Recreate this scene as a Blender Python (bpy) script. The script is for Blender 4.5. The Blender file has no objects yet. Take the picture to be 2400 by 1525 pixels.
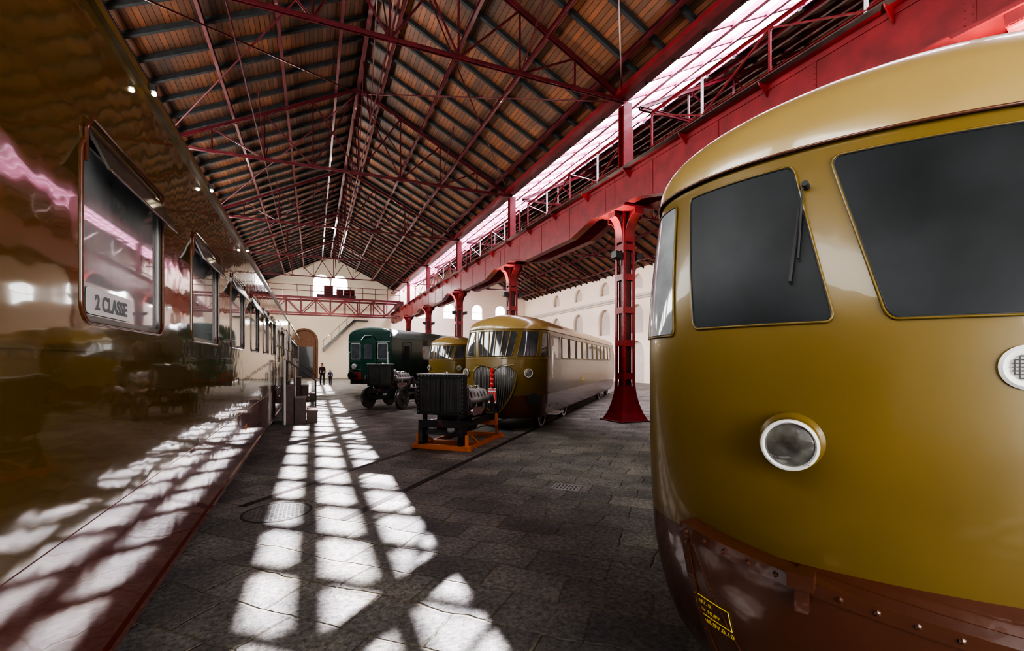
import bpy, bmesh, math, random
from mathutils import Vector, Matrix
random.seed(4)
C = bpy.context.scene.collection
rad = math.radians

# ------------------------------------------------------------------ materials
def new_mat(name):
    m = bpy.data.materials.new(name); m.use_nodes = True
    return m, m.node_tree, m.node_tree.nodes["Principled BSDF"]

def mat(name, col, rough=0.5, metal=0.0, coat=0.0, var=0.12, vscale=3.0, bump=0.0, bscale=20.0, bvec=(1,1,1), ior=None, emit=None, estr=0.0, bdist=0.02):
    m, nt, b = new_mat(name)
    b.inputs["Roughness"].default_value = rough
    b.inputs["Metallic"].default_value = metal
    b.inputs["Coat Weight"].default_value = coat
    b.inputs["Coat Roughness"].default_value = 0.03
    if ior: b.inputs["IOR"].default_value = ior
    tc = nt.nodes.new("ShaderNodeTexCoord")
    n = nt.nodes.new("ShaderNodeTexNoise"); n.inputs["Scale"].default_value = vscale; n.inputs["Detail"].default_value = 5
    nt.links.new(tc.outputs["Object"], n.inputs["Vector"])
    r = nt.nodes.new("ShaderNodeValToRGB")
    r.color_ramp.elements[0].position = 0.3; r.color_ramp.elements[1].position = 0.7
    r.color_ramp.elements[0].color = tuple(c*(1-var) for c in col)+(1,)
    r.color_ramp.elements[1].color = tuple(min(1,c*(1+var)) for c in col)+(1,)
    nt.links.new(n.outputs["Fac"], r.inputs["Fac"]); nt.links.new(r.outputs["Color"], b.inputs["Base Color"])
    if bump > 0:
        mp = nt.nodes.new("ShaderNodeMapping"); mp.inputs["Scale"].default_value = bvec
        nt.links.new(tc.outputs["Object"], mp.inputs["Vector"])
        n2 = nt.nodes.new("ShaderNodeTexNoise"); n2.inputs["Scale"].default_value = bscale; n2.inputs["Detail"].default_value = 1.0
        nt.links.new(mp.outputs["Vector"], n2.inputs["Vector"])
        bp = nt.nodes.new("ShaderNodeBump"); bp.inputs["Strength"].default_value = bump; bp.inputs["Distance"].default_value = bdist
        nt.links.new(n2.outputs["Fac"], bp.inputs["Height"]); nt.links.new(bp.outputs["Normal"], b.inputs["Normal"])
        if coat > 0: nt.links.new(bp.outputs["Normal"], b.inputs["Coat Normal"])
    if emit:
        b.inputs["Emission Color"].default_value = emit+(1,); b.inputs["Emission Strength"].default_value = estr
    return m

M = {}
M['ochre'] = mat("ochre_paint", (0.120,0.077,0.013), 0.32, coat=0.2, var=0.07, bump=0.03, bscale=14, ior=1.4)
M['ochre_skylit'] = mat("ochre_sky_whitened", (0.26,0.18,0.062), 0.28, coat=0.35, var=0.05, bump=0.03, bscale=14)  # ochre made paler: whitening from the sky put into the roof colour
M['ochre_coach'] = mat("ochre_coach_paint", (0.092,0.056,0.009), 0.08, coat=0.6, var=0.08, bump=0.10, bscale=3.8, bvec=(1,1.0,1.7))
M['brown_coach'] = mat("brown_coach_paint", (0.085,0.018,0.010), 0.08, coat=0.5, var=0.1, bump=0.09, bscale=3.8, bvec=(1,1.0,1.7))
M['brown'] = mat("brown_paint", (0.080,0.025,0.011), 0.25, coat=0.5, var=0.1, bump=0.05, bscale=25)
M['red'] = mat("dark_red_steel", (0.175,0.014,0.016), 0.42, coat=0.15, var=0.25, bump=0.05, bscale=30)
M['wine'] = mat("wine_red_steel", (0.090,0.012,0.016), 0.33, coat=0.6, var=0.3)
M['red_dark'] = mat("deep_red_steel", (0.070,0.008,0.010), 0.4, var=0.3, bump=0.05, bscale=30)
M['pink'] = mat("pinkish_red_steel", (0.38,0.11,0.20), 0.4, var=0.2)  # paler, pinker red than the other steelwork
M['black'] = mat("black_paint", (0.014,0.014,0.015), 0.35, coat=0.2, var=0.2)
M['rubber'] = mat("dark_rubber", (0.012,0.012,0.012), 0.6)
M['timber'] = mat("dark_timber", (0.022,0.023,0.023), 0.75, var=0.3, vscale=6)
M['chrome'] = mat("chrome_metal", (0.75,0.75,0.74), 0.18, metal=1.0, var=0.05)
M['alu'] = mat("grey_aluminium", (0.34,0.34,0.33), 0.4, metal=0.6, var=0.2, bump=0.1)
M['grillebar'] = mat("grille_metal", (0.24,0.23,0.20), 0.45, metal=0.5, var=0.1)
M['white'] = mat("white_enamel", (0.60,0.59,0.57), 0.35, var=0.05)
M['sign'] = mat("pale_sign_enamel", (0.42,0.43,0.43), 0.3, var=0.03)
M['steel'] = mat("dark_steel", (0.10,0.096,0.09), 0.4, metal=0.5, var=0.3)
M['iron'] = mat("worn_cast_iron", (0.11,0.108,0.10), 0.5, metal=0.2, var=0.4, vscale=12)
M['railsteel'] = mat("rail_steel", (0.030,0.020,0.016), 0.6, metal=0.2, var=0.3)
M['glass_dark'] = mat("dark_dusty_glass", (0.015,0.017,0.018), 0.42, var=0.5, vscale=2.5, ior=1.28)
M['glass'] = mat("window_glass", (0.045,0.05,0.055), 0.04, var=0.3, ior=1.6, coat=0.2)
M['glass_pale'] = mat("glass_bright_view", (0.24,0.255,0.26), 0.05, var=0.4, vscale=3, ior=1.5)  # opaque; the brightness seen through the pane is put into its colour
M['glass_coach'] = mat("coach_window_glass", (0.28,0.295,0.305), 0.03, var=0.5, vscale=1.5, ior=1.7, coat=0.6)  # bright hall reflected and seen through, put into a pale base colour
M['hood'] = mat("smoky_hood_glass", (0.05,0.048,0.042), 0.12, var=0.3, ior=1.5)
M['lens'] = mat("lamp_lens", (0.13,0.125,0.11), 0.1, coat=1.0, var=0.7, vscale=9)
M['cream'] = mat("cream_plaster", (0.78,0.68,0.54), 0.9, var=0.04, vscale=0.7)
M['cream_dark'] = mat("cream_plaster_niche_shade", (0.52,0.47,0.40), 0.9, var=0.05)  # niche shade put into a darker cream; the cornice shares it
M['orange'] = mat("orange_paint", (0.62,0.16,0.015), 0.4, coat=0.2)
M['green'] = mat("dark_green_paint", (0.007,0.032,0.024), 0.26, coat=0.5, var=0.15, bump=0.05)
M['green_roof'] = mat("grey_green_roof", (0.10,0.14,0.12), 0.5, var=0.15)
M['brownwood'] = mat("brown_wood", (0.055,0.022,0.013), 0.5, var=0.35, vscale=8)
M['doorwood'] = mat("door_wood", (0.15,0.065,0.03), 0.6, var=0.3, vscale=6)
M['yellow'] = mat("yellow_lettering", (0.80,0.60,0.04), 0.5, var=0.02)
M['signred'] = mat("signal_red", (0.50,0.02,0.015), 0.35, var=0.05)
M['grey'] = mat("grey_lettering", (0.10,0.11,0.12), 0.5, var=0.02)
M['interior'] = mat("pale_interior", (0.45,0.43,0.38), 0.6, var=0.1)
M['skin'] = mat("skin", (0.50,0.28,0.19), 0.6)
M['hair'] = mat("dark_hair", (0.02,0.012,0.008), 0.6)
M['cloth_dark'] = mat("dark_cloth", (0.025,0.022,0.028), 0.85)
M['cloth_wine'] = mat("wine_cloth", (0.05,0.022,0.026), 0.85)
M['cloth_blue'] = mat("blue_cloth", (0.04,0.07,0.16), 0.85)
M['bulb'] = mat("lamp_bulb", (1,0.9,0.7), 0.4, emit=(1.0,0.85,0.6), estr=18)

def stone():
    m, nt, b = new_mat("stone_paving")
    L = nt.links.new
    tc = nt.nodes.new("ShaderNodeTexCoord")
    mp = nt.nodes.new("ShaderNodeMapping"); mp.inputs["Rotation"].default_value = (0,0,rad(44))
    L(tc.outputs["Object"], mp.inputs["Vector"])
    nw = nt.nodes.new("ShaderNodeTexNoise"); nw.inputs["Scale"].default_value = 1.7; nw.inputs["Detail"].default_value=4
    L(mp.outputs["Vector"], nw.inputs["Vector"])
    mx = nt.nodes.new("ShaderNodeMix"); mx.data_type='RGBA'; mx.blend_type='LINEAR_LIGHT'; mx.inputs["Factor"].default_value=0.10
    L(mp.outputs["Vector"], mx.inputs["A"]); L(nw.outputs["Color"], mx.inputs["B"])
    br = nt.nodes.new("ShaderNodeTexBrick")
    br.inputs["Scale"].default_value = 1.0; br.offset=0.42
    br.inputs["Brick Width"].default_value = 0.62; br.inputs["Row Height"].default_value = 0.40
    br.inputs["Mortar Size"].default_value = 0.013; br.inputs["Mortar Smooth"].default_value = 0.9
    br.inputs["Color1"].default_value = (0.155,0.155,0.149,1); br.inputs["Color2"].default_value = (0.30,0.295,0.277,1)
    br.inputs["Mortar"].default_value = (0.25,0.215,0.15,1)
    L(mx.outputs["Result"], br.inputs["Vector"])
    n = nt.nodes.new("ShaderNodeTexNoise"); n.inputs["Scale"].default_value = 24; n.inputs["Detail"].default_value = 10; n.inputs["Roughness"].default_value=0.8
    L(tc.outputs["Object"], n.inputs["Vector"])
    n3 = nt.nodes.new("ShaderNodeTexNoise"); n3.inputs["Scale"].default_value = 1.6; n3.inputs["Detail"].default_value = 5
    L(tc.outputs["Object"], n3.inputs["Vector"])
    r = nt.nodes.new("ShaderNodeValToRGB"); r.color_ramp.elements[0].position=0.37; r.color_ramp.elements[1].position=0.64
    r.color_ramp.elements[0].color=(0.22,0.22,0.22,1); r.color_ramp.elements[1].color=(1.6,1.56,1.48,1)
    L(n.outputs["Fac"], r.inputs["Fac"])
    r3 = nt.nodes.new("ShaderNodeValToRGB"); r3.color_ramp.elements[0].position=0.35; r3.color_ramp.elements[1].position=0.65
    r3.color_ramp.elements[0].color=(0.6,0.61,0.63,1); r3.color_ramp.elements[1].color=(1.2,1.17,1.08,1)
    L(n3.outputs["Fac"], r3.inputs["Fac"])
    m1 = nt.nodes.new("ShaderNodeMix"); m1.data_type='RGBA'; m1.blend_type='MULTIPLY'; m1.inputs["Factor"].default_value=1
    L(br.outputs["Color"], m1.inputs["A"]); L(r.outputs["Color"], m1.inputs["B"])
    m2 = nt.nodes.new("ShaderNodeMix"); m2.data_type='RGBA'; m2.blend_type='MULTIPLY'; m2.inputs["Factor"].default_value=1
    L(m1.outputs["Result"], m2.inputs["A"]); L(r3.outputs["Color"], m2.inputs["B"])
    L(m2.outputs["Result"], b.inputs["Base Color"])
    b.inputs["Roughness"].default_value = 0.55
    ma = nt.nodes.new("ShaderNodeMath"); ma.operation='MULTIPLY_ADD'; ma.inputs[1].default_value=-1.4
    L(br.outputs["Fac"], ma.inputs[0]); L(n.outputs["Fac"], ma.inputs[2])
    ma2 = nt.nodes.new("ShaderNodeMath"); ma2.operation='MULTIPLY_ADD'; ma2.inputs[1].default_value=1.5
    L(n3.outputs["Fac"], ma2.inputs[0]); L(ma.outputs["Value"], ma2.inputs[2])
    bp = nt.nodes.new("ShaderNodeBump"); bp.inputs["Strength"].default_value=1.0; bp.inputs["Distance"].default_value=0.03
    L(ma2.outputs["Value"], bp.inputs["Height"]); L(bp.outputs["Normal"], b.inputs["Normal"])
    return m
M['stone'] = stone()

def planks():
    m, nt, b = new_mat("ceiling_planks")
    L = nt.links.new
    tc = nt.nodes.new("ShaderNodeTexCoord")
    sp = nt.nodes.new("ShaderNodeSeparateXYZ"); L(tc.outputs["Object"], sp.inputs[0])
    cb = nt.nodes.new("ShaderNodeCombineXYZ"); L(sp.outputs["Y"], cb.inputs["X"]); L(sp.outputs["X"], cb.inputs["Y"])
    br = nt.nodes.new("ShaderNodeTexBrick"); br.inputs["Scale"].default_value=1
    br.inputs["Brick Width"].default_value=2.1; br.inputs["Row Height"].default_value=0.13
    br.inputs["Mortar Size"].default_value=0.008; br.inputs["Mortar"].default_value=(0.02,0.01,0.006,1)
    br.inputs["Color1"].default_value=(0.195,0.083,0.041,1); br.inputs["Color2"].default_value=(0.105,0.057,0.036,1)
    L(cb.outputs[0], br.inputs["Vector"])
    n = nt.nodes.new("ShaderNodeTexNoise"); n.inputs["Scale"].default_value=0.6; n.inputs["Detail"].default_value=6
    L(tc.outputs["Object"], n.inputs["Vector"])
    r = nt.nodes.new("ShaderNodeValToRGB"); r.color_ramp.elements[0].position=0.3; r.color_ramp.elements[1].position=0.7
    r.color_ramp.elements[0].color=(0.5,0.57,0.66,1); r.color_ramp.elements[1].color=(1.4,1.15,0.95,1)
    L(n.outputs["Fac"], r.inputs["Fac"])
    m1 = nt.nodes.new("ShaderNodeMix"); m1.data_type='RGBA'; m1.blend_type='MULTIPLY'; m1.inputs["Factor"].default_value=1
    L(br.outputs["Color"], m1.inputs["A"]); L(r.outputs["Color"], m1.inputs["B"])
    L(m1.outputs["Result"], b.inputs["Base Color"]); b.inputs["Roughness"].default_value=0.55
    return m
M['planks'] = planks()

def fins(name, c1, c2, scale, axis='X', metal=0.5):
    m, nt, b = new_mat(name); L = nt.links.new
    tc = nt.nodes.new("ShaderNodeTexCoord")
    w = nt.nodes.new("ShaderNodeTexWave"); w.bands_direction=axis; w.inputs["Scale"].default_value=scale
    L(tc.outputs["Object"], w.inputs["Vector"])
    r = nt.nodes.new("ShaderNodeValToRGB"); r.color_ramp.elements[0].color=c1+(1,); r.color_ramp.elements[1].color=c2+(1,)
    L(w.outputs["Fac"], r.inputs["Fac"]); L(r.outputs["Color"], b.inputs["Base Color"])
    b.inputs["Roughness"].default_value=0.4; b.inputs["Metallic"].default_value=metal
    return m
M['core'] = fins("radiator_core", (0.003,0.003,0.003), (0.028,0.028,0.03), 14, metal=0.0)

def glassT():
    m = bpy.data.materials.new("skylight_glass"); m.use_nodes=True; nt=m.node_tree; nt.nodes.clear()
    o = nt.nodes.new("ShaderNodeOutputMaterial"); t = nt.nodes.new("ShaderNodeBsdfTransparent"); g = nt.nodes.new("ShaderNodeBsdfGlossy")
    g.inputs["Roughness"].default_value=0.1
    t.inputs["Color"].default_value=(0.96,0.94,1,1)
    mx = nt.nodes.new("ShaderNodeMixShader"); mx.inputs[0].default_value=0.06
    nt.links.new(t.outputs[0], mx.inputs[1]); nt.links.new(g.outputs[0], mx.inputs[2]); nt.links.new(mx.outputs[0], o.inputs[0])
    return m
M['skyglass'] = glassT()

# ------------------------------------------------------------------ mesh builder
class MB:
    def __init__(s): s.v=[]; s.f=[]
    def box(s, c, d, R=None):
        c=Vector(c); i=len(s.v); h=[x/2 for x in d]
        for sx in (-1,1):
            for sy in (-1,1):
                for sz in (-1,1):
                    p=Vector((sx*h[0],sy*h[1],sz*h[2]))
                    if R is not None: p=R@p
                    s.v.append(c+p)
        for q in ((0,1,3,2),(4,6,7,5),(0,4,5,1),(2,3,7,6),(0,2,6,4),(1,5,7,3)): s.f.append([i+k for k in q])
        return s
    def bb(s, x0,x1,y0,y1,z0,z1): return s.box(((x0+x1)/2,(y0+y1)/2,(z0+z1)/2),(abs(x1-x0),abs(y1-y0),abs(z1-z0)))
    def beam(s, a, b, w, h, up=(0,0,1), L=False, t=0.015):
        a=Vector(a); b=Vector(b); d=(b-a); l=d.length; d.normalize(); u=Vector(up)
        if abs(d.dot(u))>0.99: u=Vector((0,1,0))
        sd=d.cross(u).normalized(); u2=sd.cross(d).normalized()
        R=Matrix((sd,d,u2)).transposed(); c=(a+b)/2
        if not L: s.box(c,(w,l,h),R)
        else:
            s.box(c+u2*(h/2-t/2),(w,l,t),R); s.box(c-u2*(t/2),(t,l,h-t),R)
        return s
    def ring(s, c, ax, r, n, ref=None):
        ax=Vector(ax).normalized()
        u=Vector(ref) if ref is not None else (Vector((0,0,1)) if abs(ax.z)<0.9 else Vector((1,0,0)))
        x=(u-ax*u.dot(ax)).normalized(); y=ax.cross(x); i=len(s.v)
        for k in range(n):
            a=2*math.pi*k/n; s.v.append(Vector(c)+x*(r*math.cos(a))+y*(r*math.sin(a)))
        return i
    def lathe(s, o, ax, prof, n=24, cap=True):
        o=Vector(o); ax=Vector(ax).normalized(); rs=[s.ring(o+ax*d,ax,max(r,1e-4),n) for d,r in prof]
        for a,b in zip(rs,rs[1:]):
            for k in range(n): s.f.append([a+k,a+(k+1)%n,b+(k+1)%n,b+k])
        if cap:
            s.f.append([rs[0]+k for k in range(n)][::-1]); s.f.append([rs[-1]+k for k in range(n)])
        return s
    def cyl(s,a,b,r,n=16,r2=None):
        a=Vector(a); b=Vector(b); return s.lathe(a,b-a,[(0,r),((b-a).length,r if r2 is None else r2)],n)
    def tube(s, pts, r, n=8, closed=False):
        pts=[Vector(p) for p in pts]; m=len(pts); rs=[]; ref=None
        for i,p in enumerate(pts):
            if closed: d=pts[(i+1)%m]-pts[i-1]
            else: d=pts[min(i+1,m-1)]-pts[max(i-1,0)]
            d.normalize()
            if ref is None:
                ref=Vector((0,0,1)) if abs(d.z)<0.9 else Vector((1,0,0))
            ref=(ref-d*ref.dot(d)).normalized()
            rs.append(s.ring(p,d,r,n,ref))
        for i in range(m if closed else m-1):
            a=rs[i]; b=rs[(i+1)%m]
            for k in range(n): s.f.append([a+k,a+(k+1)%n,b+(k+1)%n,b+k])
        if not closed:
            s.f.append([rs[0]+k for k in range(n)][::-1]); s.f.append([rs[-1]+k for k in range(n)])
        return s
    def extr(s, pts, off):
        i=len(s.v); n=len(pts); off=Vector(off)
        for p in pts: s.v.append(Vector(p))
        for p in pts: s.v.append(Vector(p)+off)
        s.f.append(list(range(i,i+n))); s.f.append(list(range(i+n,i+2*n))[::-1])
        for k in range(n): s.f.append([i+k,i+(k+1)%n,i+n+(k+1)%n,i+n+k])
        return s
    def loft(s, rings, closed=True, cap=True):
        idx=[]
        for r in rings:
            idx.append(len(s.v)); s.v += [Vector(p) for p in r]
        n=len(rings[0])
        for a,b in zip(idx,idx[1:]):
            for k in range(n if closed else n-1): s.f.append([a+k,a+(k+1)%n,b+(k+1)%n,b+k])
        if cap:
            s.f.append([idx[0]+k for k in range(n)][::-1]); s.f.append([idx[-1]+k for k in range(n)])
        return s
    def rivet(s, p, nrm, r=0.014):
        nrm=Vector(nrm).normalized(); s.lathe(Vector(p)-nrm*0.002,nrm,[(0,r),(r*0.45,r*0.8),(r*0.75,r*0.3)],6)
        return s
    def mesh(s, name, recalc=True):
        me=bpy.data.meshes.new(name); me.from_pydata([tuple(v) for v in s.v],[],s.f); me.update()
        if recalc:
            bm=bmesh.new(); bm.from_mesh(me); bmesh.ops.recalc_face_normals(bm,faces=bm.faces); bm.to_mesh(me); bm.free()
        return me

def obj(name, mb, m, parent=None, label=None, cat=None, kind=None, group=None, smooth=False, loc=None, ang=35, recalc=True):
    me = mb.mesh(name,recalc) if isinstance(mb,MB) else mb
    if m is not None:
        me.materials.clear(); me.materials.append(m)
    if smooth:
        me.shade_smooth(); me.set_sharp_from_angle(angle=rad(ang))
    o=bpy.data.objects.new(name,me); C.objects.link(o)
    if parent: o.parent=parent
    if loc is not None: o.location=loc
    tag(o,label,cat,kind,group)
    return o
def tag(o,label=None,cat=None,kind=None,group=None):
    if label: o["label"]=label
    if cat: o["category"]=cat
    if kind: o["kind"]=kind
    if group: o["group"]=group
def root(name,label,cat,loc=(0,0,0),rot=0,group=None,kind=None):
    e=bpy.data.objects.new(name,None); e.empty_display_size=0.3; C.objects.link(e); e.location=loc; e.rotation_euler=(0,0,rot)
    tag(e,label,cat,kind,group); return e
def dup(o, loc=None, rot=None, parent=None):
    n=o.copy(); C.objects.link(n)
    if parent: n.parent=parent
    if loc is not None: n.location=loc
    if rot is not None: n.rotation_euler=(0,0,rot)
    for c in list(o.children): dup(c,parent=n)
    return n
def from_curve(cu):
    t=bpy.data.objects.new("tmp",cu); C.objects.link(t)
    dg=bpy.context.evaluated_depsgraph_get(); me=bpy.data.meshes.new_from_object(t.evaluated_get(dg))
    bpy.data.objects.remove(t); return me
def plate(outline, holes, thick, fn):
    cu=bpy.data.curves.new("pl",'CURVE'); cu.dimensions='2D'; cu.fill_mode='BOTH'; cu.extrude=thick/2
    for pts in [outline]+holes:
        sp=cu.splines.new('POLY'); sp.points.add(len(pts)-1)
        for i,p in enumerate(pts): sp.points[i].co=(p[0],p[1],0,1)
        sp.use_cyclic_u=True
    me=from_curve(cu)
    for v in me.vertices: v.co=Vector(fn(*v.co))
    bm=bmesh.new(); bm.from_mesh(me); bmesh.ops.remove_doubles(bm,verts=bm.verts,dist=1e-5); bmesh.ops.recalc_face_normals(bm,faces=bm.faces); bm.to_mesh(me); bm.free()
    return me
def rrect(x0,x1,y0,y1,r,n=5):
    p=[]
    for cx,cy,a0 in ((x1-r,y1-r,0),(x0+r,y1-r,90),(x0+r,y0+r,180),(x1-r,y0+r,270)):
        for k in range(n+1):
            a=rad(a0+90*k/n); p.append((cx+r*math.cos(a),cy+r*math.sin(a)))
    return p
def arch(x0,x1,y0,y1,n=12):
    r=(x1-x0)/2; cx=(x0+x1)/2; p=[(x0,y0),(x1,y0)]
    for k in range(n+1):
        a=math.pi*k/n; p.append((cx+r*math.cos(a),y1-r+r*math.sin(a)))
    return p
def textmesh(body,size,align='LEFT',ext=0.0015,bold=0.0):
    cu=bpy.data.curves.new("tx",'FONT'); cu.body=body; cu.size=size; cu.align_x=align; cu.extrude=ext; cu.offset=bold
    return from_curve(cu)

# ------------------------------------------------------------------ layout constants
COLX=8.33; COLY=[2.75+8.4*k for k in range(6)]
Y0,Y1=-7.0,53.2
PH=rad(-42.5)
Ad=Vector((math.sin(rad(42.5)),math.cos(rad(42.5)),0)); Bd=Vector((math.cos(rad(42.5)),-math.sin(rad(42.5)),0))
def TR(s,b,z=0): return Ad*s+Bd*b+Vector((0,0,z))

# ------------------------------------------------------------------ floor, walls
obj("floor",MB().bb(-5.6,25.2,Y0-6,Y1+0.3,-0.2,0.0),M['stone'],kind="structure",label="dark grey stone block paving")
outline=[(-5.3,0),(24.5,0),(24.5,9.45),(16.45,13.45),(8.6,9.6),(1.65,12.98),(-5.3,9.6)]
GW=((-0.05,1.60),(1.74,3.40))
wins=[arch(a,b,8.4,11.0) for a,b in GW]+[arch(-2.1,0.3,0.02,5.1)]
wins+= [arch(x,x+1.3,6.8,8.6) for x in (11.0,14.0,17.5,20.5)]
obj("wall_back",plate(outline,wins,0.4,lambda u,v,w:(u,Y1+0.2+w,v)),M['cream'],kind="structure",label="cream plaster end wall with twin arched windows")
obj("wall_front",plate(outline,[rrect(-1.5,6.5,0.02,5.2,0.1)],0.4,lambda u,v,w:(u,Y0-0.2+w,v)),M['cream'],kind="structure",label="unseen cream plaster end wall, wide gate opening added for fill light")  # gate opening is added out of view to let in fill light
lh=[rrect(y,y+5.6,6.3,8.8,0.1) for y in [Y0+1.5+7*k for k in range(8)]]
obj("wall_left",plate([(Y0,0),(Y1,0),(Y1,9.65),(Y0,9.65)],lh,0.4,lambda u,v,w:(-5.5+w,u,v)),M['cream'],kind="structure",label="cream plaster side wall, high windows added for fill light")  # high windows are added, hidden behind the coach, to let in light
holes=[]
for k in range(8):
    y=12.0+4.6*k
    holes.append(arch(y,y+1.9,4.1,6.5)); holes.append(arch(y+0.1,y+1.7,7.75,9.0)); holes.append(arch(y-0.1,y+2.1,0.02,3.5))
obj("wall_right",plate([(Y0,0),(Y1,0),(Y1,9.45),(Y0,9.45)],holes,0.4,lambda u,v,w:(24.7+w,u,v)),M['cream'],kind="structure",label="cream plaster side wall with rows of arches")
obj("wall_right_niche",MB().bb(24.9,25.1,Y0,Y1,0,9.5),M['cream_dark'],kind="structure",label="recessed cream plaster behind the arches, darkened as niche shade")
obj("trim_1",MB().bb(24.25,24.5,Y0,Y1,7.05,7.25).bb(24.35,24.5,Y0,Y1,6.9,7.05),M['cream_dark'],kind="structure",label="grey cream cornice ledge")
for i,(a,b) in enumerate(GW):
    mb=MB(); c=(a+b)/2
    mb.bb(c-0.012,c+0.012,Y1+0.1,Y1+0.16,8.4,11.0)
    for z in (9.2,10.1): mb.bb(a,b,Y1+0.1,Y1+0.16,z,z+0.024)
    mb.tube([(p[0],Y1+0.13,p[1]) for p in arch(a,b,8.4,11.0)],0.03,6,True)
    obj("window_%d"%(i+1),mb,M['white'],kind="structure",label="white-framed arched gable window")
for i,x in enumerate((11.0,14.0,17.5,20.5)):
    mb=MB(); mb.bb(x+0.62,x+0.68,Y1+0.1,Y1+0.16,6.8,8.6).bb(x,x+1.3,Y1+0.1,Y1+0.16,7.6,7.66)
    mb.tube([(p[0],Y1+0.13,p[1]) for p in arch(x,x+1.3,6.8,8.6)],0.05,6,True)
    obj("window_%d"%(i+3),mb,M['white'],kind="structure",label="white-framed arched window")
mb=MB(); ap=arch(-2.1,0.3,0.02,5.1)
mb.extr([(p[0],Y1+0.12,p[1]) for p in ap],(0,0.06,0))
dr=obj("door_1",mb,M['doorwood'],kind="structure",label="tall brown wooden arched door")
mb=MB(); mb.tube([(p[0],Y1-0.02,p[1]) for p in ap],0.13,6,True)
obj("door_frame",mb,M['doorwood'],parent=dr)
mb=MB(); mb.bb(-1.75,-0.05,Y1+0.06,Y1+0.12,0.05,3.3)
obj("door_leaf",mb,M['black'],parent=dr,label="dark open door leaf")

# ------------------------------------------------------------------ ceilings
def slope(name,xa,za,xb,zb,label,rx0=None,pf=(0.12,0.37,0.62,0.87)):
    xlo=xa if rx0 is None else rx0
    g=(zb-za)/(xb-xa)
    zl=za+(xlo-xa)*g
    mb=MB().extr([(xlo,Y0,zl),(xb,Y0,zb),(xb,Y0,zb+0.06),(xlo,Y0,zl+0.06)],(0,Y1-Y0,0))
    c=obj(name,mb,M['planks'],kind="structure",label=label)
    first=None; y=Y0+0.6
    while y<Y1-0.2:
        if first is None:
            mbr=MB().extr([(xlo,-0.05,zl-0.15),(xb,-0.05,zb-0.15),(xb,-0.05,zb-0.003),(xlo,-0.05,zl-0.003)],(0,0.10,0))
            first=obj("rafter",mbr,M['timber'],parent=c,loc=(0,y,0),label="dark timber rafter")
        else:
            n=first.copy(); C.objects.link(n); n.parent=c; n.location=(0,y,0)
        y+=1.05
    for f in pf:
        x=xa+(xb-xa)*f
        if rx0 is not None and x<rx0: continue
        z=za+(x-xa)*g
        mbp=MB().bb(x-0.045,x+0.045,Y0,Y1,z-0.29,z-0.278).bb(x-0.008,x+0.008,Y0,Y1,z-0.278,z-0.165).bb(x-0.045,x+0.045,Y0,Y1,z-0.165,z-0.152)
        obj("purlin",mbp,M['wine'],parent=c,label="dark red steel purlin")
    return c
slope("ceiling",1.65,12.96,-5.32,9.55,"brown plank ceiling slope over dark rafters")
slope("ceiling.001",1.65,12.96,8.5,9.58,"orange-brown plank ceiling slope over dark rafters")
slope("ceiling.002",8.75,9.58,16.45,13.43,"brown plank ceiling above the skylight",rx0=11.8,pf=(0.45,0.62,0.8,0.95))
slope("ceiling.003",16.45,13.43,24.6,9.36,"brown plank ceiling slope of side hall")
obj("trim_2",MB().bb(1.58,1.72,Y0,Y1,12.66,12.70).bb(1.64,1.66,Y0,Y1,12.70,12.86),M['wine'],kind="structure",label="red steel ridge beam")
obj("trim_3",MB().bb(8.3,8.58,Y0,Y1,9.45,9.75),M['red_dark'],kind="structure",label="dark red valley gutter")
obj("trim_4",MB().bb(8.0,8.06,Y0,Y1,9.3,9.5).bb(7.92,8.14,Y0,Y1,9.28,9.3),M['red'],kind="structure",label="red steel eave beam")
def zs(x): return 9.58+(x-8.75)*0.5
sk=root("window_skylight","long translucent roof skylight with pinkish red glazing bars","skylight",(0,0,0),kind="structure")
rows=[(8.58,9.24),(9.46,10.38),(10.56,11.80)]
for a,b in rows:
    obj("glass_pane",MB().extr([(a,Y0,zs(a)+0.07),(b,Y0,zs(b)+0.07),(b,Y0,zs(b)+0.075),(a,Y0,zs(a)+0.075)],(0,Y1-Y0,0)),M['skyglass'],parent=sk)
for a,b in ((9.24,9.46),(10.38,10.56),(11.80,11.90)):
    obj("glazing_beam",MB().extr([(a,Y0,zs(a)-0.10),(b,Y0,zs(b)-0.10),(b,Y0,zs(b)+0.06),(a,Y0,zs(a)+0.06)],(0,Y1-Y0,0)),M['pink'],parent=sk)
bar=None; y=Y0+0.5
while y<Y1:
    if bar is None:
        a,b=8.58,11.8
        bar=obj("glazing_bar",MB().extr([(a,-0.045,zs(a)-.05),(b,-0.045,zs(b)-.05),(b,-0.045,zs(b)+0.05),(a,-0.045,zs(a)+0.05)],(0,0.09,0)),M['pink'],parent=sk,loc=(0,y,0))
    else:
        n=bar.copy(); C.objects.link(n); n.parent=sk; n.location=(0,y,0)
    y+=1.05

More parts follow.
